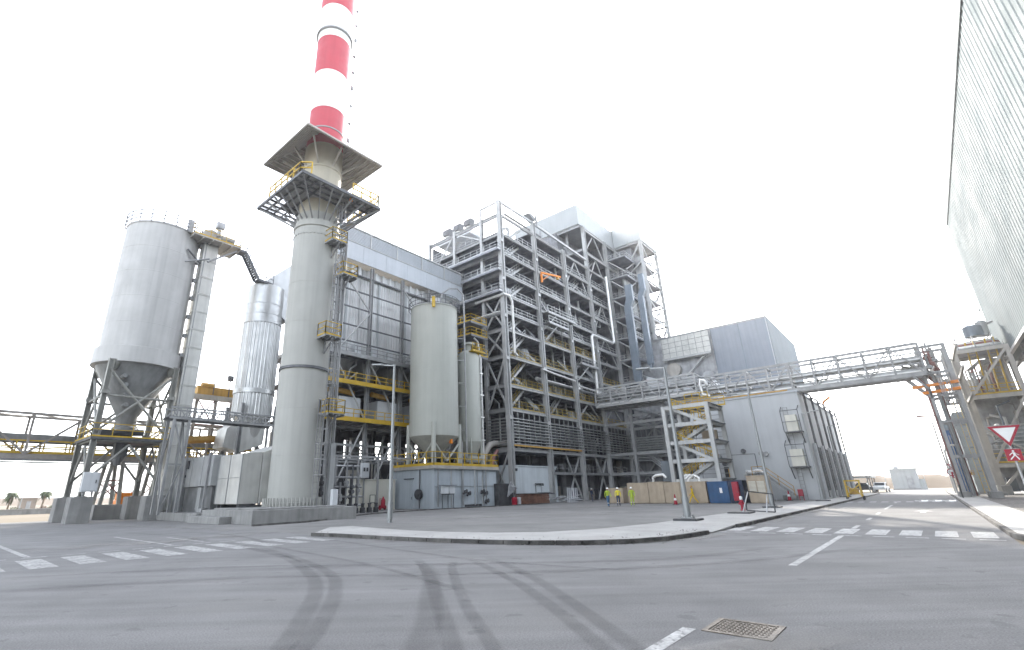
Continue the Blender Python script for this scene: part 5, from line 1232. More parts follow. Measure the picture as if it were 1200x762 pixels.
# entrance stair with rails
b = MB(); b.beam((66.2, 14.0, 2.6), (66.2, 11.4, .3), .1, .3); b.beam((67.4, 14.0, 2.6), (67.4, 11.4, .3), .1, .3)
for k in range(10): f_ = (k + .5) / 10; b.box(66.2, 67.4, 14.0 - 2.6 * f_ - .14, 14.0 - 2.6 * f_ + .14, 2.6 - 2.3 * f_ - .02, 2.6 - 2.3 * f_ + .02)
b.box(66.2, 69, 14.0, 15.2, 2.5, 2.62); b.build('entrance_stair', 'steel', t)
b = MB(); b.rail([(66.2, 14, 2.7), (66.2, 11.4, .4)], r=.04); b.rail([(66.2, 15.2, 2.62), (66.2, 14, 2.62)], r=.04); b.build('stair_railing', 'ochre', t)
b = MB(); b.beam((97, HB + .6, 12.3), (97, HB + .6, 14.2), .25); b.beam((97, HB + .6, 14.1), (94.8, HB - .6, 14.5), .25); b.build('roof_davit', 'orange', t)

t = thing('stair_tower', 'pale grey open frame stair tower with yellow railed flights against the hall', 'stair tower', (61, 18.9, 0))
SXa, SXb, SYa, SYb = 58.0, 63.0, 16.5, 21.3
for x in (SXa, SXb):
    for y_ in (SYa, SYb):
        b = MB(); b.ibeam((x, y_, 0), (x, y_, 10.6), .42, .42, .07); b.build('column', 'steellight', t)
SL = (2.3, 4.4, 6.4, 8.4, 10.4)
for z in SL:
    b = MB(); b.beam((SXa, SYa, z), (SXa, SYb, z), .22, .4); b.beam((SXb, SYa, z), (SXb, SYb, z), .22, .4); b.beam((SXa, SYa, z), (SXb, SYa, z), .22, .4); b.beam((SXa, SYb, z), (SXb, SYb, z), .22, .4); b.build('floor_frame', 'steellight', t)
    b = MB(); b.box(SXb - 1.4, SXb, SYa, SYb, z + .1, z + .16); b.box(SXa, SXb, SYa - .35, SYa + .9, z + .1, z + .16); b.build('landing', 'grating', t)
zz = (0,) + SL
for i, (z0, z1) in enumerate(zip(zz[:-1], zz[1:])):
    y0, y1 = (SYa + .4, SYb - .6) if i % 2 == 0 else (SYb - .6, SYa + .4); x = SXa + .5 + .9 * (i % 2)
    b = MB()
    for dx in (0, .9): b.beam((x + dx, y0, z0), (x + dx, y1, z1), .1, .32)
    n = 9
    for k in range(n): f_ = (k + .5) / n; yy = y0 + (y1 - y0) * f_; z = z0 + (z1 - z0) * f_; b.box(x, x + .9, yy - .16, yy + .16, z - .02, z + .02)
    f_ = b.build('flight', 'steellight', t)
    b = MB(); b.rail([(x, y0, z0 + .15), (x, y1, z1 + .15)], r=.045, sp=.8); b.rail([(x + .9, y0, z0 + .15), (x + .9, y1, z1 + .15)], r=.045, sp=.8); b.build('railing', 'yellow', f_)
    b = MB(); b.rail([(SXb - .05, SYa, z1 + .16), (SXb - .05, SYb, z1 + .16)], r=.04, toe=.15); b.build('railing', 'steel', t)
b = MB(); b.box(62.2, 62.8, 17.2, 18.8, 6.6, 7.9); b.build('locker', 'tan', t)
b = MB(); b.lathe((60.5, 17.3, 9.2), [(.02, -.25), (.2, -.15), (.25, 0), (.2, .15), (.02, .25)], 14); b.build('lamp', 'hat', t, smooth=True)
b = MB(); b.rail([(62, SYa - .9, 10.56), (62, 21.5, 10.56)], r=.05, toe=.2); b.build('railing', 'yellow', t)
b = MB(); b.box(59.2, 61.6, 21.6, 23.0, 0, 4.6); b.build('equipment', 'bluewalldark', t)

# ------------------------------------------------------------------ grey block behind
t = thing('block_building', 'tall windowless blue grey block rising behind the grey hall', 'building', (108, 23, 0))
b = MB(); b.box(95, 121, 14.7, 24.0, 0, 29.6); b.build('wall', 'block', t, bevel=.03)
b = MB(); b.box(95.02, 121.05, 14.62, 14.69, 0, 29.6); b.build('side_wall', 'blockside', t)
b = MB(); b.box(95.3, 121, 24.01, 40, 0, 29.6); b.build('recess_wall', 'equip', t)
b = MB(); b.box(94.94, 94.99, 14.7, 40, 29.5, 29.85); b.box(95, 121.1, 14.6, 40, 29.62, 29.85); b.build('coping', 'steel', t)
for y_ in (14.75, 19.2, 23.9): b = MB(); b.box(94.93, 94.98, y_ - .08, y_ + .08, 0, 29.5); b.build('corner_trim', 'fascia' if y_ < 15 else 'bluepipe', t)
b = MB(); b.box(94.0, 94.08, 24.1, 33.0, 25.2, 29.2); f_ = b.build('translucent_screen', 'translucent', t)
b = MB()
for k in range(8): b.beam((93.96, 24.1 + k * 1.25, 25.2), (93.96, 24.1 + k * 1.25, 29.2), .06)
for k in range(5): b.beam((93.96, 24.1, 25.2 + k), (93.96, 33, 25.2 + k), .06)
b.build('screen_bars', 'steel', f_)
b = MB(); b.beam((94, 24.2, 25.0), (94, 33, 25.0), .3, .4); b.beam((94.6, 25.6, 24.8), (94.6, 29.4, 21.4), .3); b.beam((94.6, 25.2, 24.8), (94.6, 30.4, 24.8), .3); b.build('bracket', 'steellight', t)
for k, (y_, z, r_) in enumerate(((31.5, 23, 1.3), (28.2, 20, .7), (25.5, 20.6, 1.1), (26.8, 18.6, .5))):
    b = MB(); b.tube((94.2, y_, z), (95.3, y_, z), r_, 20); b.build('duct_end', 'rack' if k == 0 else 'equip', t, smooth=True)
b = MB(); b.extrude([(88, 34.5, 18.7), (88, 28.3, 16.8), (88, 26.5, 18.0), (88, 34.5, 21.2)], (2, 0, 0)); b.build('sloping_hood', 'boxwhite', t)

# ------------------------------------------------------------------ pipe bridges
def pipe_bridge(name, label, a0, a1, b0, b1, z0, z1, step, n_pipes, steel='steel'):
    t = thing(name, label, 'pipe bridge', ((a0 + a1) / 2, (b0 + b1) / 2, z0))
    for a in (a0, a1):
        b = MB(); b.beam((a, b0, z0), (a, b1, z0), .3, .42); b.build('bottom_chord', steel, t)
        b = MB(); b.beam((a, b0, z1), (a, b1, z1), .24, .3); b.build('top_chord', steel, t)
        n = round((b1 - b0) / step); b = MB()
        for i in range(n + 1):
            y_ = b0 + (b1 - b0) * i / n; b.beam((a, y_, z0), (a, y_, z1), .2)
            if i < n:
                y2 = b0 + (b1 - b0) * (i + 1) / n
                b.beam((a, y_, z1 if i % 2 else z0), (a, y2, z0 if i % 2 else z1), .13)
        b.build('web_members', steel, t)
        b = MB(); b.beam((a, b0, z0 + (z1 - z0) * .36), (a, b1, z0 + (z1 - z0) * .36), .12, .16); b.beam((a, b0, z0 + (z1 - z0) * .7), (a, b1, z0 + (z1 - z0) * .7), .12, .16); b.build('middle_rail', steel, t)
    n = round((b1 - b0) / step)
    for i in range(n + 1):
        y_ = b0 + (b1 - b0) * i / n
        for z, w_, h_ in ((z0 - .1, .2, .3), (z0 + 1.3, .14, .2), (z1, .14, .2)): b = MB(); b.beam((a0, y_, z), (a1, y_, z), w_, h_); b.build('cross_beam', steel, t)
    for k in range(n_pipes):
        a = a0 + .35 + (a1 - a0 - .7) * ((k * .618) % 1); z = z0 + (.25 if k % 2 else 1.6) + .12 * (k % 3); r_ = .1 + .09 * (k % 3)
        b = MB(); b.tube((a, b0, z), (a, b1, z), r_, 10); b.build('pipe', ('galv', 'pipe', 'sheet')[k % 3], t, smooth=True)
    return t
t = pipe_bridge('pipe_bridge', 'long truss pipe bridge spanning the road from the hall roof to the far rack', 70.2, 72.6, -2.4, 19.5, 12.5, 15.8, 2.45, 16)
b = MB(); b.tube((70.3, -2.0, 12.3), (70.3, 9.0, 12.3), .22, 10); b.build('cable_duct', 'steel', t)
b = MB(); b.path([(69.8, 19.3, 14.6), (69.7, 19.5, 15.2), (69.7, 20.0, 15.4), (69.7, 20.2, 14.8), (69.7, 20.0, 13.4), (69.9, 19.2, 13.1)], .22, 12); b.build('expansion_loop', 'pipe', t, smooth=True)
b = MB(); b.path([(70.0, -1.2, 12.4), (70.0, -2.2, 10.8), (71, -2.2, 10.0)], .12, 8); b.beam((71, -.6, 12.4), (71, -2.4, 9.8), .25); b.beam((72.4, -.6, 12.4), (72.4, -2.4, 9.8), .25); b.build('knee_brace', 'steel', t)
t = pipe_bridge('rack_bridge', 'shorter pipe bridge stepping from the boiler house to the stair tower top', 79, 81.6, 23.5, 40.6, 15.3, 18.4, 2.8, 16, 'steellight')
for k in range(5):
    b = MB(); b.path([(79.3 + k * .5, 23.5, 15.9 + .55 * k), (78.8 + k * .4, 21.6, 15.8 + .5 * k), (77.6 + k * .4, 20.0, 14.6 + .3 * k), (76.0 + k * .5, 19.2, 13.2 + .2 * k), (73, 18.8, 13.2 + .15 * k)], .2, 10); b.build('pipe_bend', 'pipe' if k % 2 else 'galv', t, smooth=True)
for k, (y_, z) in enumerate(((22.4, 13.1), (20.8, 13.2))): b = MB(); b.rail([(69.5 + k * 3, y_, 12.4), (69.5 + k * 3, y_ - 3, 12.4)], r=.06, h=1.3, sp=1); b.build('railing', 'yellow', t)
b = MB(); b.box(70, 78, 18, 22, 12.33, 12.5); b.build('deck', 'ochre', t)

# ------------------------------------------------------------------ pipe rack on the right of the road
t = thing('bridge_pier', 'steel pier of vertical pipes with orange brackets carrying the road pipe bridge', 'bridge pier', (73.5, -2.6, 0))
for x in (71.2, 74.2):
    for y_ in (-2.2, -4.4):
        b = MB(); b.ibeam((x, y_, .6), (x, y_, 15.6), .32, .32, .06); b.build('column', 'steel', t)
        b = MB(); b.box(x - .45, x + .45, y_ - .45, y_ + .45, -.02, .6); b.build('footing', 'concrete', t, bevel=.03)
for z in (4, 7.5, 10.2, 12.6, 15.5):
    b = MB(); b.beam((71.2, -2.2, z), (71.2, -4.4, z), .2, .28); b.beam((74.2, -2.2, z), (74.2, -4.4, z), .2, .28); b.beam((71.2, -2.2, z), (74.2, -2.2, z), .2, .28); b.build('beam', 'steel', t)
for z in (10.5, 11.2):
    b = MB(); b.beam((70.9, -.9 - (11.2 - z), z), (70.9, -4.6, z + .2), .25, .3); b.build('bracket', 'orange', t)
r5 = random.Random(21)
for k in range(12):
    x = 71.0 + (k % 6) * .62; y_ = -2.0 - (k // 6) * .8 - .1 * (k % 3); r_ = .07 + .06 * (k % 3); b = MB(); b.path([(x, y_, .2), (x, y_, 11.6 + .3 * (k % 4)), (x, y_ + .8, 12.9 + .3 * (k % 4)), (x, y_ + 1.6, 13.2 + .3 * (k % 4))], r_, 8); b.build('pipe', ('redox', 'galv', 'steel', 'sheet')[k % 4], t, smooth=True)
for k in range(9):
    b = MB(); x = 71.2 + k * .4; b.lathe((x, -2.8 - .3 * (k % 3), 13 + .4 * (k % 5)), [(.1, 0), (.3, .1), (.3, .35), (.1, .5), (.1, 1.5), (.2, 1.6)], 10); b.build('valve', 'redox' if k % 2 else 'equip', t)
b = MB(); b.ladder((70.8, -3.5, .3), (70.8, -3.5, 12.5), (0, 1, 0), cage=True, out=(-1, 0, 0)); b.build('ladder', 'steel', t)
b = MB(); b.beam((74.2, -2.1, 8.4), (74.2, -.7, 8.5), .1, .16); b.box(73.9, 74.5, -.9, -.5, 8.4, 8.56); b.build('lamp_arm', 'redox', t)

t = thing('grey_duct', 'tall flat grey duct with angled top standing right of the bridge pier', 'duct', (93, -4.8, 0))
b = MB(); b.extrude([(92, -4.15, 0), (92, -5.5, 0), (92, -5.5, 10.3), (92, -4.3, 10.3), (92, -3.8, 9.4), (92, -3.8, 8.6), (92, -4.15, 8.2)], (3.5, 0, 0)); b.build('casing', 'greyduct', t, bevel=.03)
for z in (2.6, 5.2, 7.8): b = MB(); b.box(91.95, 95.55, -5.55, -4.1, z, z + .1); b.build('flange', 'greyduct', t)
b = MB(); b.box(91.9, 95.6, -5.9, -4.0, -.02, .3); b.build('plinth', 'concrete', t)
b = MB(); b.box(90.6, 91.2, -4.3, -3.5, 2.3, 2.9); b.beam((91, -3.9, 2.5), (92, -4.3, 2.5), .08); b.build('junction_box', 'ochre', t)
t = thing('blue_duct', 'dark blue duct with pipework standing behind the flat grey duct', 'duct', (98, -3.4, 0))
b = MB(); b.box(97, 100, -4.4, -3.0, 0, 8.4); b.build('casing', 'bluedeep', t)
b = MB(); b.box(96.8, 100.2, -4.6, -2.8, 8.4, 9.6); b.build('top_hood', 'bluepipe', t)
for k in range(6): b = MB(); b.path([(96.6, -2.9 - .25 * k, .3), (96.6, -2.9 - .25 * k, 6 + .6 * k), (97.4, -3 - .2 * k, 6.8 + .6 * k)], .07, 8); b.build('pipe', 'bluepipe' if k % 2 else 'equip', t)
b = MB(); b.path([(88, -2.1, .2), (88, -2.2, 5.2), (88, -2.6, 6.0), (90.5, -3.4, 6.0)], .12, 8); b.path([(90, -2.0, .2), (90, -2.0, 9)], .1, 8); b.build('lagged_pipe', 'pipe', t, smooth=True)

t = thing('pipe_rack_tower', 'braced steel tower packed with yellow ladders and pipes beside the ribbed wall', 'steel tower', (89, -8.4, 0))
PX = (86, 92); PY = (-6.1, -10.7)
for x in PX:
    for y_ in PY:
        b = MB(); b.ibeam((x, y_, 1.0), (x, y_, 17.2), .4, .4, .07); b.build('column', 'rack', t)
        b = MB(); b.prism([(x - .75, y_ - .6), (x + .75, y_ - .6), (x + .75, y_ + .6), (x - .75, y_ + .6)], -.02, 1.0); b.build('footing', 'concrete', t, bevel=.04)
for z in (3.2, 11.2, 17.0):
    b = MB(); b.beam((PX[0], PY[0], z), (PX[0], PY[1], z), .3, .45); b.build('beam', 'rack', t)
    b = MB(); b.beam((PX[1], PY[0], z), (PX[1], PY[1], z), .3, .45); b.beam((PX[0], PY[0], z), (PX[1], PY[0], z), .3, .45); b.beam((PX[0], PY[1], z), (PX[1], PY[1], z), .3, .45); b.build('beam', 'rack', t)
    b = MB(); b.box(PX[0], PX[1], PY[1], PY[0], z + .22, z + .28); f_ = b.build('deck', 'grating', t)
    if z < 17: b = MB(); b.rail([(PX[0], PY[1], z + .28), (PX[0], PY[0], z + .28), (PX[1], PY[0], z + .28)], r=.05, toe=.22, sp=1.1); b.build('railing', 'yellow', f_)
for p, q in (((11.3, -6.2), (16.8, -10.6)), ((3.4, -6.2), (11.0, -10.6)), ((1.0, -6.4), (3.2, -8.4))):
    b = MB(); b.beam((85.9, p[1], p[0]), (85.9, q[1], q[0]), .26); b.build('brace', 'rack', t)
b = MB(); b.beam((85.9, -10.6, 3.4), (85.9, -6.2, 7.4), .2); b.build('brace', 'rack', t)
for y_, z0, z1 in ((-7.6, 11.4, 17.6), (-9.4, 11.4, 17.8)):
    b = MB(); b.ladder((88.6, y_, z0), (87.0, y_ - .2, z1), (0, 1, 0), w=.7, cage=False)
    for k in (-.38, .38): b.beam((88.4, y_ + k, z0 + .9), (86.8, y_ - .2 + k, z1 + .7),   .16, .26)
    b.build('ladder', 'yellow', t)
for i in range(26):
    y_ = -6.5 - r5.random() * 3.8; x = 86.5 + r5.random() * 5; z0 = r5.choice((.3, 3.5, 11.5, 3.5)); h_ = 2 + r5.random() * 5; b = MB()
    if i % 3: b.path([(x, y_, z0), (x, y_, z0 + h_), (x, y_ + r5.choice([-1, 1]) * 1.2, z0 + h_ + .5)], .07 + r5.random() * .12, 8)
    else: b.path([(86.4, y_, z0 + h_ * .7), (91.6, y_, z0 + h_ * .7)], .1 + r5.random() * .12, 8)
    b.build('pipe', r5.choice(['galv', 'steel', 'pipe', 'redox', 'rack', 'bluepipe']), t, smooth=True)
for i in range(14):
    y_ = -6.6 - r5.random() * 3.2; x = 87 + r5.random() * 4; z0 = r5.choice((.3, 3.5, 3.5, 11.5)); b = MB(); b.box(x, x + .9, y_ - .5, y_ + .3, z0, z0 + .7 + r5.random() * 1.4); b.build('equipment', r5.choice(['equip', 'sheetdark', 'sheet', 'bluewalldark']), t)
for k in range(8): b = MB(); b.beam((86.3, -6.2, 4.6 + k * .45), (86.3, -10.6, 4.6 + k * .45), .14, .1); b.build('cable_tray', 'galv', t)
b = MB(); b.extrude([(91, -6.2, 12.8), (91, -10.6, 12.8), (91, -10.6, 9), (91, -6.2, 9)], (.2, 0, 0)); b.box(91.2, 91.5, -10.6, -6.2, .3, 9); b.build('back_panel', 'equip', t)
b = MB(); b.box(87.2, 91, -10.3, -7.8, 4.0, 7.6); b.build('vessel_housing', 'greyduct', t)
b = MB(); b.box(91.3, 91.6, -10.6, -8.4, 11.6, 16.6); b.box(91.3, 91.6, -8.3, -6.3, 11.6, 14.2); b.build('back_panel', 'equip', t)
for k in range(10): x = 86.6 + .5 * k; b = MB(); b.path([(x, -6.5 - .35 * k, 11.5), (x, -6.5 - .35 * k, 14.6 + .2 * (k % 4)), (x, -7.6 - .25 * k, 15.4 + .2 * (k % 4))], .1 + .04 * (k % 3), 8); b.build('pipe', ('rack', 'galv', 'equip', 'redox')[k % 4], t, smooth=True)

t = thing('riser_bay', 'high bay of steel beams and risers joining bridge pier to braced tower', 'steel frame', (80.5, -4.6, 0))
for y_ in (-3.4, -5.6):
    b = MB(); b.ibeam((83.6, y_, .3), (83.6, y_, 15.8), .3, .3, .06); b.build('column', 'rack', t); b = MB(); b.box(83.2, 84, y_ - .4, y_ + .4, -.02, .3); b.build('footing', 'concrete', t)
for z in (10.5, 13.4, 15.8):
    for y_ in (-3.4, -5.6): b = MB(); b.beam((74.4, y_, z), (83.6, y_, z), .2, .3); b.build('beam', 'rack', t)
    b = MB(); b.beam((83.6, -3.4, z), (83.6, -5.6, z), .2, .3); b.build('beam', 'rack', t)
for k in range(14): x, y_ = 75.5 + (k % 7) * 1.1, -3.7 - (k // 7) * .9; b = MB(); b.path([(x, y_, 10.2), (x, y_, 12 + .3 * (k % 5)), (x + .5, y_, 12.6 + .3 * (k % 5)), (x + .5, y_, 15.9)], .09 + .05 * (k % 3), 8); b.build('pipe', ('rack', 'galv', 'redox', 'equip', 'pipe')[k % 5], t, smooth=True)
b = MB(); b.ladder((83.3, -4.5, .3), (83.3, -4.5, 12), (0, 1, 0), cage=False, out=(-1, 0, 0)); b.build('ladder', 'yellow', t)

t = thing('rack_top_pipes', 'white lagged pipes coiled on top of the braced steel tower', 'pipes', (88.6, -7.9, 17.3))
for k in range(4): b = MB(); z = 17.6 + .42 * (k % 3); b.path([(87 + .8 * k, -6.3 - .2 * k, z), (86.8 + .8 * k, -8.0, z), (86.8 + .8 * k, -10.0, z), (87.4 + .8 * k, -10.4, z)], .22, 10); b.build('pipe', 'pipe' if k != 1 else 'redox', t, smooth=True)
for y_ in (-6.6, -8.2, -9.8): b = MB(); b.beam((86.4, y_, 17.28), (86.4, y_, 18.9), .12); b.beam((91.0, y_, 17.28), (91.0, y_, 18.9), .12); b.beam((86.4, y_, 18.9), (91, y_, 18.9), .12); b.build('support', 'steel', t)
t = thing('header_drum', 'small upright pale drum above the braced steel tower by the ribbed wall', 'drum', (88, -8.6, 18.9))
b = MB(); b.lathe((88, -8.6, 18.95), [(.2, 0), (.95, .05), (.95, 1.35), (.8, 1.5), (.2, 1.55)], 24); b.build('shell', 'bluepipe', t, smooth=True)
b = MB(); b.lathe((88.6, -9.6, 19), [(.5, 0), (.55, .05), (.55, 1.9), (.3, 2.1)], 20); b.build('side_vessel', 'sheet', t, smooth=True)
b = MB(); b.path([(88, -8.3, 20.4), (88, -8.3, 21.3), (88.2, -9.0, 21.5), (88.6, -9.6, 21.1)], .07, 8); b.tube((88.6, -10.1, 20.6), (88.6, -10.7, 20.8), .15, 8); b.build('pipe', 'steel', t)

# ------------------------------------------------------------------ ribbed high wall on the right
t = thing('ribbed_building', 'huge pale ribbed metal building raised on steel above the right roadside', 'building', (40, -30, 0))
b = MB(); b.corr((96, -11, 16.3), (-1, 0, 0), 136, 16.3, 38.0, 1.0, .045, (0, 1, 0)); b.build('ribbed_wall', 'rightwall', t)
b = MB(); b.box(-40, 96, -60, -11.05, 16.3, 37.9); b.build('core_wall', 'rightwall', t)
b = MB(); b.corr((96.05, -60, 16.3), (0, 1, 0), 49, 16.3, 38.0, 1.0, .045, (1, 0, 0)); b.build('ribbed_wall', 'rightwall', t)
b = MB(); b.box(-40, 96.1, -60, -10.88, 38.0, 38.2); b.build('roof', 'steellight', t)
b = MB(); b.box(-40, 96.15, -10.93, -10.86, 37.6, 37.99); b.build('eaves_trim', 'rightwall', t)
b = MB(); b.box(-40, 96.2, -11.1, -10.75, 16.0, 16.32); b.build('bottom_trim', 'steellight', t)
for k in range(12):
    x = 94 - k * 12; b = MB(); b.ibeam((x, -11.6, 0), (x, -11.6, 16.2), .6, .6, .1); b.build('column', 'steeldark', t)
for z in (5.5, 10.8, 15.6): b = MB(); b.beam((-40, -11.8, z), (96, -11.8, z), .3, .5); b.build('beam', 'steeldark', t)
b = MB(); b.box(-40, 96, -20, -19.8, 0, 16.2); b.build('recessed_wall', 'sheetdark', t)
for k in range(11):
    x = 94 - k * 12; b = MB(); b.beam((x, -11.7, .3), (x - 12, -11.7, 5.4), .2); b.beam((x - 12, -11.7, 5.6), (x, -11.7, 10.6), .2); b.build('brace', 'steeldark', t)
b = MB(); b.box(95.9, 96.0, -10.9, -10.7, 24, 24.4); b.tube((88, -10.8, 17.8), (88.0, -10.75, 17.8), .2, 8); b.build('wall_lamp', 'steeldark', t)

# ------------------------------------------------------------------ site containers and boards
def container(y0, y1, z1, m_, label, depth=2.2, a=57.0, louvre=False, group='site containers along the hall'):
    t = thing('site_container', label, 'container', (a + depth / 2, (y0 + y1) / 2, 0), group)
    b = MB(); b.box(a, a + depth, y0, y1, .08, z1); b.box(a + .05, a + depth - .05, y0 + .05, y1 - .05, 0, .08); b.build('body', m_, t, bevel=.02)
    b = MB(); w = y1 - y0
    for y_ in (y0 + .04, y1 - .04): b.box(a - .03, a - .002, y_ - .04, y_ + .04, .08, z1)
    b.box(a - .03, a - .002, y0 + .09, y1 - .09, z1 - .1, z1); b.box(a - .03, a - .002, y0 + .09, y1 - .09, .08, .18); b.build('edge_frame', m_, t)
    b = MB(); n = max(2, round(w / .45))
    for k in range(1, n): b.box(a - .018, a - .002, y0 + w * k / n - .03, y0 + w * k / n + .03, .2, z1 - .12)
    b.build('panel_ribs', m_, t)
    if louvre:
        for c in (y0 + w * .27, y0 + w * .73):
            b = MB()
            for k in range(9): b.beam((a - .05, c - .32, 1.05 + k * .12), (a - .05, c + .32, 1.05 + k * .12), .05, .07)
            b.build('louvre', 'cream', t)
    return t
container(24.05, 26.5, 2.25, 'tan', 'leftmost tan container of the long row in front of the hall')
t = container(22.25, 24.0, 2.3, 'tan', 'tan container with one bent white vent pipe on its roof')
b = MB(); b.path([(57.8, 23.6, 2.3), (57.8, 23.6, 2.8), (57.8, 23.2, 3.0), (57.8, 22.4, 3.05), (57.8, 22.1, 2.7)], .16, 10); b.build('vent_pipe', 'pipe', t, smooth=True)
container(20.5, 22.2, 2.2, 'tan', 'tan container between the bent pipe one and the double pipe one')
t = container(17.75, 20.45, 2.2, 'tan', 'wide tan container with a tangle of white pipes on its roof behind the lamp')
for k in range(3): b = MB(); y_ = 18.6 + k * .5; b.path([(58 + .2 * k, y_, 2.2), (58 + .2 * k, y_, 2.6 + .15 * k), (58 + .2 * k, y_ + .5, 2.9), (58 + .2 * k, y_ + 1.0, 2.55), (58 + .2 * k, y_ + 1.2, 2.2)], .17, 10); b.build('vent_pipe', 'pipe', t, smooth=True)
container(27.8, 29.9, 1.75, 'tan', 'low tan container set back left of the three workers', a=58.4)
t = container(15.6, 17.6, 2.15, 'blue', 'blue container next to the tan ones')
b = MB(); b.box(56.96, 56.98, 16.2, 16.45, 1.0, 1.5); b.build('placard', 'signwhite', t)
t = container(14.2, 15.55, 2.2, 'bluedark', 'dark navy container behind the red cabinet')
container(12.1, 13.75, 2.6, 'tan', 'taller beige container with two louvred panels by the lamp post', louvre=True)
t = thing('red_cabinet', 'upright red cabinet standing before the navy container', 'cabinet', (56.6, 14.75, 0))
b = MB(); b.box(56.3, 56.8, 14.5, 15.05, .25, 2.05); b.build('housing', 'signred', t, bevel=.03)
b = MB(); b.box(56.27, 56.3, 14.55, 15.0, .35, 1.95); d_ = b.build('door', 'signred', t); b = MB(); b.box(56.24, 56.27, 14.6, 14.65, 1.0, 1.2); b.build('handle', 'dark', d_)
b = MB(); 
for y_ in (14.55, 15.0): b.beam((56.35, y_, 0), (56.35, y_, .25), .06); b.beam((56.75, y_, 0), (56.75, y_, .25), .06)
b.build('leg', 'dark', t)

# ------------------------------------------------------------------ street lamps
def lamp(x, y_, h, label, arm=(0, 1.4), base=True, group='grey street lamps along the pavement', r0=.13):
    t = thing('street_lamp', label, 'street lamp', (x, y_, .1), group)
    b = MB(); b.tube((x, y_, .1), (x, y_, h), r0, 14, r0 * .5); b.tube((x, y_, .3), (x, y_, 1.2), r0 * 1.25, 14, r0 * 1.2); b.build('pole', 'lamp', t, smooth=True)
    b = MB(); e = (x + arm[0], y_ + arm[1], h + .12); b.beam((x, y_, h - .05), (x + arm[0] * .6, y_ + arm[1] * .6, h + .06), .07); b.build('arm', 'lamp', t)
    b = MB(); d = Vector((arm[0], arm[1], 0)).normalized(); p = Vector((x, y_, h + .08)) + d * (Vector(arm).length * .55); q = p + d * .75 + Vector((0, 0, .06)); b.beam(p, q, .26, .09); b.build('lamp_head', 'lamp', t, bevel=.02)
    if base:
        b = MB(); b.box(x - .55, x + .55, y_ - .55, y_ + .55, .05, .22); b.build('base_pad', 'dark', t, bevel=.02)
        b = MB(); b.box(x - .24, x + .24, y_ - .24, y_ + .24, .22, .27)
        for k in (-.18, .18):
            for l in (-.18, .18): b.tube((x + k, y_ + l, .26), (x + k, y_ + l, .36), .03, 6)
        b.build('base_plate', 'lamp', t)
    return t
lamp(26.1, 9.2, 7.8, 'nearest grey lamp post on the pavement before the stair tower')
lamp(42.5, 8.9, 8.4, 'grey lamp post in front of the blank grey hall wall')
lamp(59.0, 8.0, 8.4, 'lamp post rising at the corner of the grey hall', arm=(0, -1.4))
lamp(75.4, 7.9, 8.4, 'farthest lamp post beside the louvred hall bays', arm=(0, -1.4))
lamp(19.2, 23.5, 9.4, 'grey lamp post standing in front of the tank building', base=False, arm=(-.6, 1.3))

t = thing('sign_frame', 'tipped metal frame leaning on its stand on the pavement', 'sign frame', (34.2, 7.9, .12))
b = MB(); P = [(34.4, 8.6, .25), (34.2, 8.5, 1.35), (34.6, 7.1, 1.15), (34.8, 7.2, .15)]
for p, q in zip(P, P[1:] + P[:1]): b.beam(p, q, .06)
b.build('frame', 'dark', t)
b = MB(); b.beam((34.2, 8.3, 1.3), (33.4, 8.6, .13), .05); b.build('stay', 'galv', t); b = MB(); b.beam((34.5, 7.4, 1.1), (33.6, 7.4, .13), .05); b.build('stay', 'galv', t)
b = MB(); b.box(33.2, 34.6, 8.2, 9.4, .12, .2); b.build('foot_plate', 'dark', t, bevel=.02)
t = thing('hydrant', 'small red and white fire hydrant at the yard edge near the pavement', 'hydrant', (40.6, 10.4, 0))
b = MB(); b.lathe((40.6, 10.4, 0), [(.18, 0), (.18, .06), (.11, .08), (.10, .5), (.14, .55), (.12, .68), (.03, .72)], 16); b.build('body', 'signred', t, smooth=True)
b = MB(); b.tube((40.6, 10.2, .45), (40.6, 10.6, .45), .07, 10); b.tube((40.4, 10.4, .4), (40.6, 10.4, .4), .09, 10); b.build('outlet', 'signred', t)
b = MB(); b.lathe((40.6, 10.4, .72), [(.1, 0), (.1, .2), (.02, .24)], 12); b.build('cap', 'signwhite', t, smooth=True)
def cone(x, y_, label, s=1.0):
    t = thing('traffic_cone', label, 'traffic cone', (x, y_, 0), 'red traffic cones')
    b = MB(); b.box(x - .2 * s, x + .2 * s, y_ - .2 * s, y_ + .2 * s, 0, .04); b.build('base', 'black', t)
    b = MB(); b.lathe((x, y_, .04), [(.15 * s, 0), (.035 * s, .75 * s), (.01, .77 * s)], 16); b.build('body', 'signred', t, smooth=True)
    b = MB(); b.lathe((x, y_, .04), [(.112 * s, .3 * s), (.085 * s, .48 * s)], 16); b.build('band', 'signwhite', t, smooth=True)
cone(52.8, 19.6, 'red traffic cone in front of the tan containers', 1.25); cone(66.0, 12.0, 'red traffic cone below the hall entrance stair', 1.3)
t = thing('hose_cabinet', 'red hose cabinet on legs by the hall corner', 'cabinet', (66.5, 10.9, 0))
b = MB(); b.box(66.3, 66.6, 10.65, 11.15, .45, 1.15); b.build('housing', 'signred', t, bevel=.03)
b = MB(); b.beam((66.45, 10.7, 0), (66.45, 10.7, .45), .06); b.beam((66.45, 11.1, 0), (66.45, 11.1, .45), .06); b.build('leg', 'signred', t)

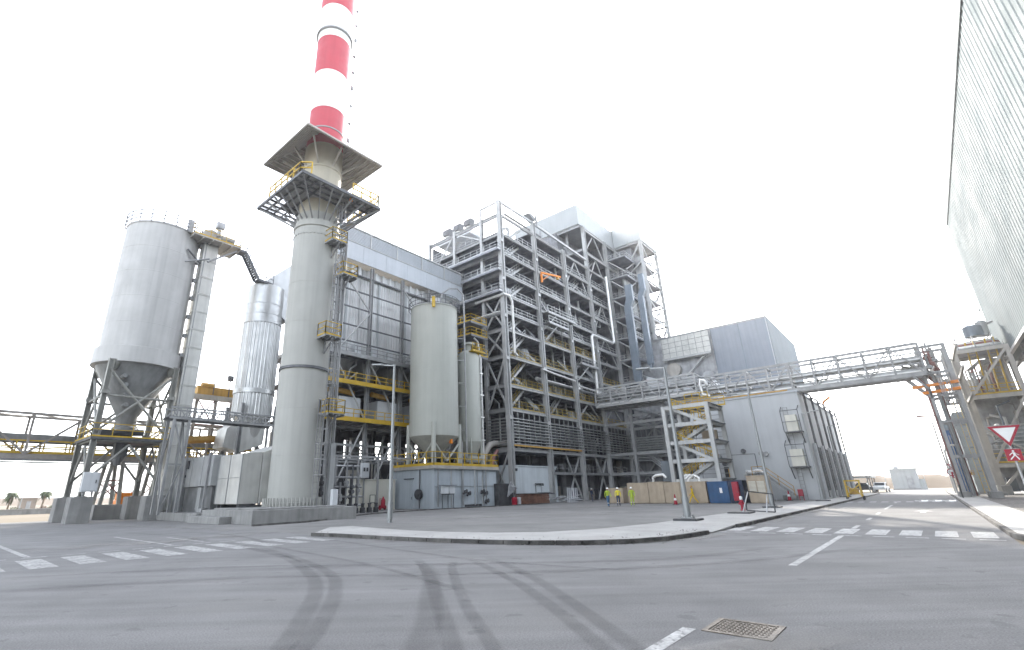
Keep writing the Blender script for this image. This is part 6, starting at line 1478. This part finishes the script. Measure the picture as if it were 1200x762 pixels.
t = thing('yellow_trolley', 'yellow framed trolley on black wheels parked on the road beside the hall', 'trolley', (67, 6.2, 0))
b = MB()
for y_ in (5.6, 6.8): b.beam((66.4, y_, .3), (66.9, y_, 1.9), .12); b.beam((67.6, y_, .3), (67.1, y_, 1.9), .12); b.beam((66.5, y_, .6), (67.5, y_, .6), .1)
b.beam((67, 5.5, 1.9), (67, 6.9, 1.9), .14); b.beam((66.5, 5.6, .5), (66.5, 6.8, 1.5), .1); b.beam((66.5, 6.8, .5), (66.5, 5.6, 1.5), .1); b.build('frame', 'yellow', t)
b = MB(); b.box(66.6, 67.4, 5.8, 6.6, .55, 1.15); b.build('pump', 'ochre', t, bevel=.05)
for x in (66.4, 67.6):
    for y_ in (5.5, 6.9): b = MB(); b.tube((x, y_ - .05, .2), (x, y_ + .05, .2), .2, 14); b.build('wheel', 'rubber', t)

# ------------------------------------------------------------------ road signs
def tri(b, x, y_, z, s, d):
    b.extrude([(x, y_ - s / 2, z), (x, y_ + s / 2, z), (x, y_, z - s * .87)], (d, 0, 0))
def yield_sign(x, y_, label, top, s, board, walk, rz=0):
    t = thing('road_sign', label, 'road sign', (x, y_, 0), 'give way signs with crossing plates')
    b = MB(); b.tube((x, y_, 0), (x, y_, top), .04, 10); b.build('post', 'galv', t)
    b = MB(); tri(b, x - .07, y_, top, s, .03); f_ = b.build('triangle_border', 'signred', t)
    b = MB(); tri(b, x - .075, y_, top - s * .09, s * .70, .004); b.build('triangle_face', 'signwhite', f_)
    z0 = top - s * .9 - .08 - board
    b = MB(); b.box(x - .07, x - .04, y_ - board / 2, y_ + board / 2, z0, z0 + board); p_ = b.build('plate', 'signred', t)
    if walk:
        b = MB(); k = board; X = x - .078
        def q(*pts): b.extrude([(X, y_ - (u - .5) * k, z0 + v * k) for u, v in pts], (.006, 0, 0))
        b.tube((X, y_ - .02 * k, z0 + .83 * k), (X + .006, y_ - .02 * k, z0 + .83 * k), .075 * k, 12)          # head
        q((.46, .74), (.60, .72), (.62, .46), (.46, .46))                                                     # trunk
        q((.46, .46), (.55, .46), (.40, .28), (.24, .10), (.18, .14), (.32, .32))                             # rear leg
        q((.52, .47), (.62, .46), (.70, .30), (.78, .10), (.70, .08), (.62, .26))                             # front leg
        q((.46, .74), (.48, .66), (.32, .56), (.24, .46), (.20, .50), (.28, .60))                             # arm
        q((.58, .72), (.60, .64), (.74, .58), (.82, .50), (.79, .46), (.68, .53))
        b.build('walking_figure', 'signwhite', p_)
    return t
yield_sign(30.0, -2.75, 'large red bordered give way triangle above a red walking figure plate', 3.75, .95, .46, True)
yield_sign(75, -2.1, 'small distant give way sign beside the bridge pier', 3.4, .85, .6, True)
t = thing('round_sign', 'small round red and white sign on a pole behind the distant triangle', 'road sign', (82, -2.0, 0))
b = MB(); b.tube((82, -2.0, 0), (82, -2.0, 3.2), .05, 8); b.build('post', 'galv', t)
b = MB(); b.tube((81.9, -2.0, 2.6), (81.94, -2.0, 2.6), .42, 24); p_ = b.build('disc', 'signred', t); b = MB(); b.tube((81.88, -2, 2.6), (81.898, -2, 2.6), .32, 24); b.build('disc_face', 'signwhite', p_); b = MB(); b.beam((81.87, -1.76, 2.84), (81.87, -2.24, 2.36), .012, .1, (1, 0, 0)); b.build('bar', 'signred', p_)
t = thing('speed_hump', 'striped black and white speed hump across the right lane', 'speed hump', (61, .1, 0))
for k in range(6):
    b = MB(); y0 = -1.2 + k * .45; prof = [(60.4, 0), (60.55, .07), (60.9, .09), (61.3, .09), (61.6, .05), (61.75, 0)]; b.extrude([(x, y0, z + .008) for x, z in prof], (0, .43, 0)); b.build('segment', 'paint' if k % 2 else 'signwhite', t)
for k in range(6): b = MB(); y0 = -1.1 + k * .45; b.box(60.9, 61.3, y0, y0 + .2, .1, .112); b.build('black_patch', 'black', t)

# ------------------------------------------------------------------ far right: cars, shade roof, small house
t = thing('small_house', 'small white flat roofed house alone at the end of the road', 'house', (153, 4, 0))
b = MB(); b.box(152, 157, 1.9, 6.6, 0, 4.3); b.build('wall', 'house', t, bevel=.03)
b = MB(); b.box(151.8, 157.2, 1.7, 6.8, 4.3, 4.6); r_ = b.build('roof', 'house', t); b = MB(); b.box(153, 154, 4.9, 5.8, 4.6, 5.1); b.build('water_tank', 'equip', r_)
b = MB(); b.box(151.93, 151.99, 2.8, 4.0, .2, 2.9); b.build('door', 'equip', t)
b = MB(); b.box(151.4, 151.99, 1.9, 6.8, -.02, .25); b.build('step', 'concrete', t)
b = MB(); b.box(152.6, 156.4, .9, 1.88, 0, 2.2); b.build('side_box', 'house', t)
t = thing('shade_roof', 'flat white shade roof over parked cars beyond the hall', 'car shelter', (121, 9.6, 0))
b = MB(); b.box(116, 127, 7.8, 12.6, 2.55, 2.8); b.build('roof', 'house', t)
for x in (116.3, 121.5, 126.7):
    for y_ in (8.1, 12.3): b = MB(); b.beam((x, y_, 0), (x, y_, 2.55), .15); b.build('post', 'steeldark', t)
def pickup(x, y_, label, colr, heading):
    t = thing('parked_car', label, 'car', (0, 0, 0), 'cars parked beyond the hall')
    prof = [(-2.4, .45), (-2.4, .95), (-.9, 1.0), (-.6, 1.65), (.7, 1.7), (1.2, 1.12), (2.2, 1.0), (2.35, .75), (2.35, .45)]
    b = MB(); b.extrude([(a, -.85, z) for a, z in prof], (0, 1.7, 0)); b.build('body', colr, t, bevel=.06)
    b = MB(); b.extrude([(-.7, -.86, 1.08), (-.5, -.86, 1.55), (.62, -.86, 1.58), (1.0, -.86, 1.1)], (0, 1.72, 0)); b.build('side_window', 'glass', t)
    b = MB(); b.add([(1.19, -.72, 1.18), (1.19, .72, 1.18), (.77, .68, 1.62), (.77, -.68, 1.62)], [(0, 1, 2, 3)]); b.build('windscreen', 'glass', t)
    for a in (-1.5, 1.45):
        for s_ in (-1, 1):
            b = MB(); b.tube((a, s_ * .78, .36), (a, s_ * .92, .36), .36, 18); w_ = b.build('wheel', 'rubber', t); b = MB(); b.tube((a, s_ * .9, .36), (a, s_ * .935, .36), .2, 14); b.build('rim', 'galv', w_)
    for s_ in (-.6, .6):
        b = MB(); b.box(2.3, 2.37, s_ - .15, s_ + .15, .75, .92); b.build('headlight', 'signwhite', t); b = MB(); b.box(-2.43, -2.38, s_ - .1, s_ + .1, .7, .9); b.build('tail_light', 'signred', t)
    t.location = (x, y_, 0); t.rotation_euler = (0, 0, heading)
    return t
pickup(117.5, 9.4, 'dark car parked under the shade roof near its road edge', 'dark', R(92)); pickup(121.8, 9.6, 'white car parked in the middle of the shade roof', 'carwhite', R(88))
pickup(118.5, 6.9, 'low pale car parked outside the shade roof', 'carwhite', R(175))
def pole(x, y_, h, label, z0=0, group='thin far lamp poles'):
    t = thing('lamp_pole', label, 'lamp pole', (x, y_, z0), group)
    b = MB(); b.tube((x, y_, z0), (x, y_, h), .09, 8, .05); b.build('pole', 'lamp', t); b = MB(); b.beam((x, y_, h), (x - .9, y_ + .3, h + .1), .12, .08); b.build('lamp_head', 'lamp', t)
pole(113, 8.2, 5.6, 'thin pole left of the white house by the shade roof'); pole(142, 7.2, 3.2, 'short post just left of the white house'); pole(150, .9, 3.0, 'short post just right of the white house')
pole(15.6, 128, 9.5, 'tall thin pole standing left of the low brown block'); pole(10.4, 118, 7.5, 'thin pole standing near the left palm'); pole(27, 112, 8, 'thin pole seen between the silo legs')
t = thing('gate_post', 'slim white bollard pair at the right kerb near the bridge pier', 'bollard', (68, -1.9, 0))
for k in (0, 1.0): b = MB(); b.tube((67.5 + k, -1.9, .1), (67.5 + k, -1.9, 1.3), .05, 8); b.build('post', 'dark', t)
b = MB(); b.beam((67.5, -1.9, 1.25), (68.5, -1.9, 1.25), .06); b.build('bar', 'dark', t)

# ------------------------------------------------------------------ far left: palms, block, low wall
def palm(x, y_, h, label, seed):
    r_ = random.Random(seed); t = thing('palm_tree', label, 'palm tree', (x, y_, 0), 'far palm trees')
    b = MB(); b.path([(x, y_, 0), (x + .1, y_, h * .5), (x + .25, y_, h)], .15, 8); b.build('trunk', 'bark', t)
    b = MB()
    for k in range(22):
        a = 2 * math.pi * k / 22 + r_.random() * .3; e = r_.uniform(-.5, 1.0); L = 1.05 + r_.random() * .5; p = Vector((x + .25, y_, h)); d = Vector((math.cos(a), math.sin(a), 0)); s_ = Vector((-d.y, d.x, 0)); prev = p
        pts = [p + d * (L * f) + Vector((0, 0, e * f * 1.2 - 1.5 * f * f)) for f in (0, .25, .5, .75, 1)]
        for i, (u, v) in enumerate(zip(pts[:-1], pts[1:])):
            w0, w1 = .10 + .14 * math.sin(math.pi * (i / 4)), .10 + .14 * math.sin(math.pi * min(1, (i + 1) / 4)) - (.1 if i == 3 else 0)
            b.add([u, u + s_ * w0 - Vector((0, 0, .12)), v + s_ * w1 - Vector((0, 0, .12)), v, u - s_ * w0 - Vector((0, 0, .12)), v - s_ * w1 - Vector((0, 0, .12))], [(0, 1, 2, 3), (0, 3, 5, 4)])
    b.build('crown', 'frond', t)
palm(13.9, 128, 3.3, 'leftmost far palm tree beside a thin pole', 1); palm(20.1, 137, 3.6, 'far palm tree right of the low brown block', 2); palm(36, 150, 3.6, 'far palm tree seen between the silo footings', 3)
t = thing('low_block', 'low flat brown block building between the two left palms', 'building', (18.3, 141.5, 0))
b = MB(); b.box(17.0, 19.6, 140, 143, 0, 2.4); b.build('wall', 'wallbrown', t); b = MB(); b.box(16.85, 19.75, 139.8, 143.2, 2.4, 2.6); b.build('roof', 'wallbrown', t); b = MB(); b.box(18.0, 18.7, 139.94, 139.99, 0, 1.9); b.build('door', 'equip', t)
t = thing('low_wall', 'long low pale boundary wall beyond the silo footings', 'wall', (20, 100, 0))
b = MB(); b.box(9, 40, 99.8, 100.2, 0, .7); b.build('wall', 'concrete', t); b = MB(); b.box(8.9, 40.1, 99.7, 100.3, .7, .8); b.build('capping', 'paving', t)
for k, (x, y_, s) in enumerate(((14.6, 126, .6), (18.9, 127, .6), (20.2, 126, .7), (21.6, 128, .6), (20.9, 131, .6))):
    r_ = random.Random(k + 40); b = MB()
    for i in range(160):
        a, e, q = r_.random() * 6.3, r_.random() * 1.5, r_.random() ** .5; p = Vector((x + q * 2.0 * s * math.cos(a) * math.cos(e), y_ + q * 1.2 * s * math.sin(a) * math.cos(e), q * 1.3 * s * math.sin(e) + .05)); d = Vector((r_.uniform(-1, 1), r_.uniform(-1, 1), r_.uniform(-.3, 1))) * .22
        u = Vector((d.y, -d.x, .1)) * .6; b.add([p, p + d + u * .5, p + d * 1.8, p + d - u * .5], [(0, 1, 2, 3)])
    o = b.build('shrub', 'rust' if k % 2 else 'frond', None); tag(o, ('low reddish dry shrub nearest the left palm', 'low green shrub just right of the brown block', 'reddish dry shrub spreading beyond the low wall', 'small green shrub at the right of the dry shrubs', 'small reddish shrub between the two green ones')[[2, 1, 0, 3, 4][k]] if 0 else ('low green shrub near the left palm', 'low reddish shrub just right of the brown block', 'green shrub in the middle of the far shrubs', 'reddish shrub at the right end of the far shrubs', 'small green shrub behind the other far shrubs')[k], 'shrub', 'far desert shrubs')

# ------------------------------------------------------------------ people
def person(x, y_, heading, label, top, legs, stride=.18, arms=(.1, -.1), hat='hat', band=True, h=1.76):
    """one continuous skinned body; clothing colours by region, hard hat a child"""
    s = h / 1.76
    J = {}; V = []; E = []; Rr = []
    def v(name, p, r, par=None):
        J[name] = len(V); V.append(Vector(p) * s); Rr.append((r[0] * s, r[1] * s))
        if par: E.append((J[par], J[name]))
    v('pelvis', (0, 0, .95), (.155, .115)); v('waist', (0, 0, 1.10), (.145, .105), 'pelvis'); v('chest', (0, .01, 1.30), (.17, .12), 'waist'); v('shoulders', (0, 0, 1.43), (.15, .085), 'chest'); v('neck', (0, .01, 1.50), (.058, .058), 'shoulders'); v('skull', (0, .03, 1.57), (.072, .082), 'neck'); v('crown', (0, .02, 1.68), (.082, .098), 'skull'); v('top', (0, .02, 1.745), (.045, .05), 'crown')
    for sd, k in ((-1, 0), (1, 1)):
        n = 'lr'[k]; st = stride * sd
        v('hip' + n, (sd * .10, 0, .86), (.098, .098), 'pelvis'); v('knee' + n, (sd * .11, st * .55 + .03, .48), (.066, .068), 'hip' + n); v('ankle' + n, (sd * .12, st * 1.15 - .03, .09), (.046, .05), 'knee' + n); v('toe' + n, (sd * .13, st * 1.15 + .14, .045), (.042, .036), 'ankle' + n)
        sw = arms[k]
        v('sh' + n, (sd * .20, 0, 1.42), (.066, .066), 'shoulders'); v('el' + n, (sd * .27, sw * .6 - .02, 1.14), (.048, .048), 'sh' + n); v('wr' + n, (sd * .27, sw * 1.5 + .08, .92), (.033, .03), 'el' + n); v('palm' + n, (sd * .265, sw * 1.6 + .11, .85), (.026, .036), 'wr' + n)
        for f in range(4): v('f%d' % f + n, (sd * .262, sw * 1.6 + .085 + .02 * f, .775 + .006 * abs(f - 1.5)), (.009, .009), 'palm' + n)
        v('th' + n, (sd * .24, sw * 1.6 + .155, .83), (.010, .010), 'wr' + n)
    me = bpy.data.meshes.new('person'); me.from_pydata([tuple(p) for p in V], E, [])
    ob = bpy.data.objects.new('person', me); C.objects.link(ob)
    sk = ob.modifiers.new('skin', 'SKIN'); sk.use_smooth_shade = True
    for i, d in enumerate(me.skin_vertices[0].data): d.radius = Rr[i]; d.use_root = (i == 0)
    ob.modifiers.new('sub', 'SUBSURF').levels = 1
    ob.modifiers['sub'].render_levels = 1
    ev = ob.evaluated_get(bpy.context.evaluated_depsgraph_get()); nm = bpy.data.meshes.new_from_object(ev)
    ob.modifiers.clear(); ob.data = nm
    nm.materials.clear()
    for q in (legs, top, 'skin', 'rubber', 'signwhite'): nm.materials.append(M[q])
    for p in nm.polygons:
        c = p.center / s; ax = abs(c.x)
        if c.z > 1.505: k = 2
        elif ax > .2 and c.z < .90: k = 2
        elif c.z < .085: k = 3
        elif c.z > 1.0 and (ax < .2 or True): k = 1
        elif ax > .215 and c.z > .8: k = 1
        else: k = 0
        if band and (1.17 < c.z < 1.22 and ax < .2 or .30 < c.z < .35): k = 4
        p.material_index = k
    for p in nm.polygons: p.use_smooth = True
    ob['label'] = label; ob['category'] = 'person'; WL[ob] = Vector((0, 0, 0))
    b = MB(); b.lathe((0, .02 * s, 1.66 * s), [(.125 * s, 0), (.128 * s, .01), (.112 * s, .02), (.105 * s, .07 * s), (.07 * s, .12 * s), (.01, .135 * s)], 20)
    b.add([(-.1 * s, .1 * s, 1.665 * s), (.1 * s, .1 * s, 1.665 * s), (.07 * s, .20 * s, 1.65 * s), (-.07 * s, .20 * s, 1.65 * s)], [(0, 1, 2, 3)]); b.build('hard_hat', hat, ob, smooth=True)
    b = MB()
    for sd in (-1, 1): b.lathe((sd * .033 * s, .118 * s, 1.625 * s), [(.001, -.012), (.012, 0), (.001, .012)], 8)
    b.build('eyes', 'black', ob); b = MB(); b.extrude([(0, .115 * s, 1.63 * s), (-.014 * s, .115 * s, 1.585 * s), (.014 * s, .115 * s, 1.585 * s)], (0, .028 * s, -.004)); b.build('nose', 'skin', ob)
    b = MB(); b.box(-.024 * s, .024 * s, .104 * s, .116 * s, 1.555 * s, 1.563 * s); b.build('mouth', 'redox', ob)
    ob.location = (x, y_, 0); ob.rotation_euler = (0, 0, heading)
    return ob
F = R(122)          # facing the camera side: local +Y turned towards the road
person(47.0, 24.0, R(150), 'person in lime vest, dark trousers and white hard hat, leftmost of the three walking', 'lime', 'bluecloth', .12, (.08, -.06))
person(48.2, 23.5, R(120), 'person in yellow vest and dark trousers walking between two other workers', 'hiyellow', 'navy', .2, (-.1, .12))
person(49.4, 22.6, R(110), 'person in full bright lime and dark banded workwear, rightmost of the three', 'lime', 'lime', .12, (.05, .1))
person(56.3, 19.0, R(30), 'person in amber yellow overalls stepping past the tan containers', 'amber', 'amber', .36, (.16, -.16), 'ochre', False)
person(66.5, 36.4, R(180), 'distant person in dark clothes and white helmet under the boiler house', 'navy', 'navy', .1, (.05, .05), 'hat', False)
t = bpy.data.objects

# ------------------------------------------------------------------ dusty desert air
hm = bpy.data.materials.new('haze'); hm.use_nodes = True
hn, hl_ = hm.node_tree.nodes, hm.node_tree.links
hn.remove(hn['Principled BSDF'])
pv_ = hn.new('ShaderNodeVolumePrincipled'); pv_.inputs['Color'].default_value = (0.96, 0.97, 1.0, 1)
pv_.inputs['Density'].default_value = 0.00045; pv_.inputs['Anisotropy'].default_value = 0.7
hl_.new(pv_.outputs[0], hn['Material Output'].inputs['Volume'])
M['haze'] = hm
b = MB(); b.box(-905, 3505, -905, 3505, -1.5, 92); o = b.build('haze', 'haze', None, origin=(0, 0, 0), kind='stuff')
tag(o, 'thin dusty desert haze hanging over the whole site', 'haze')
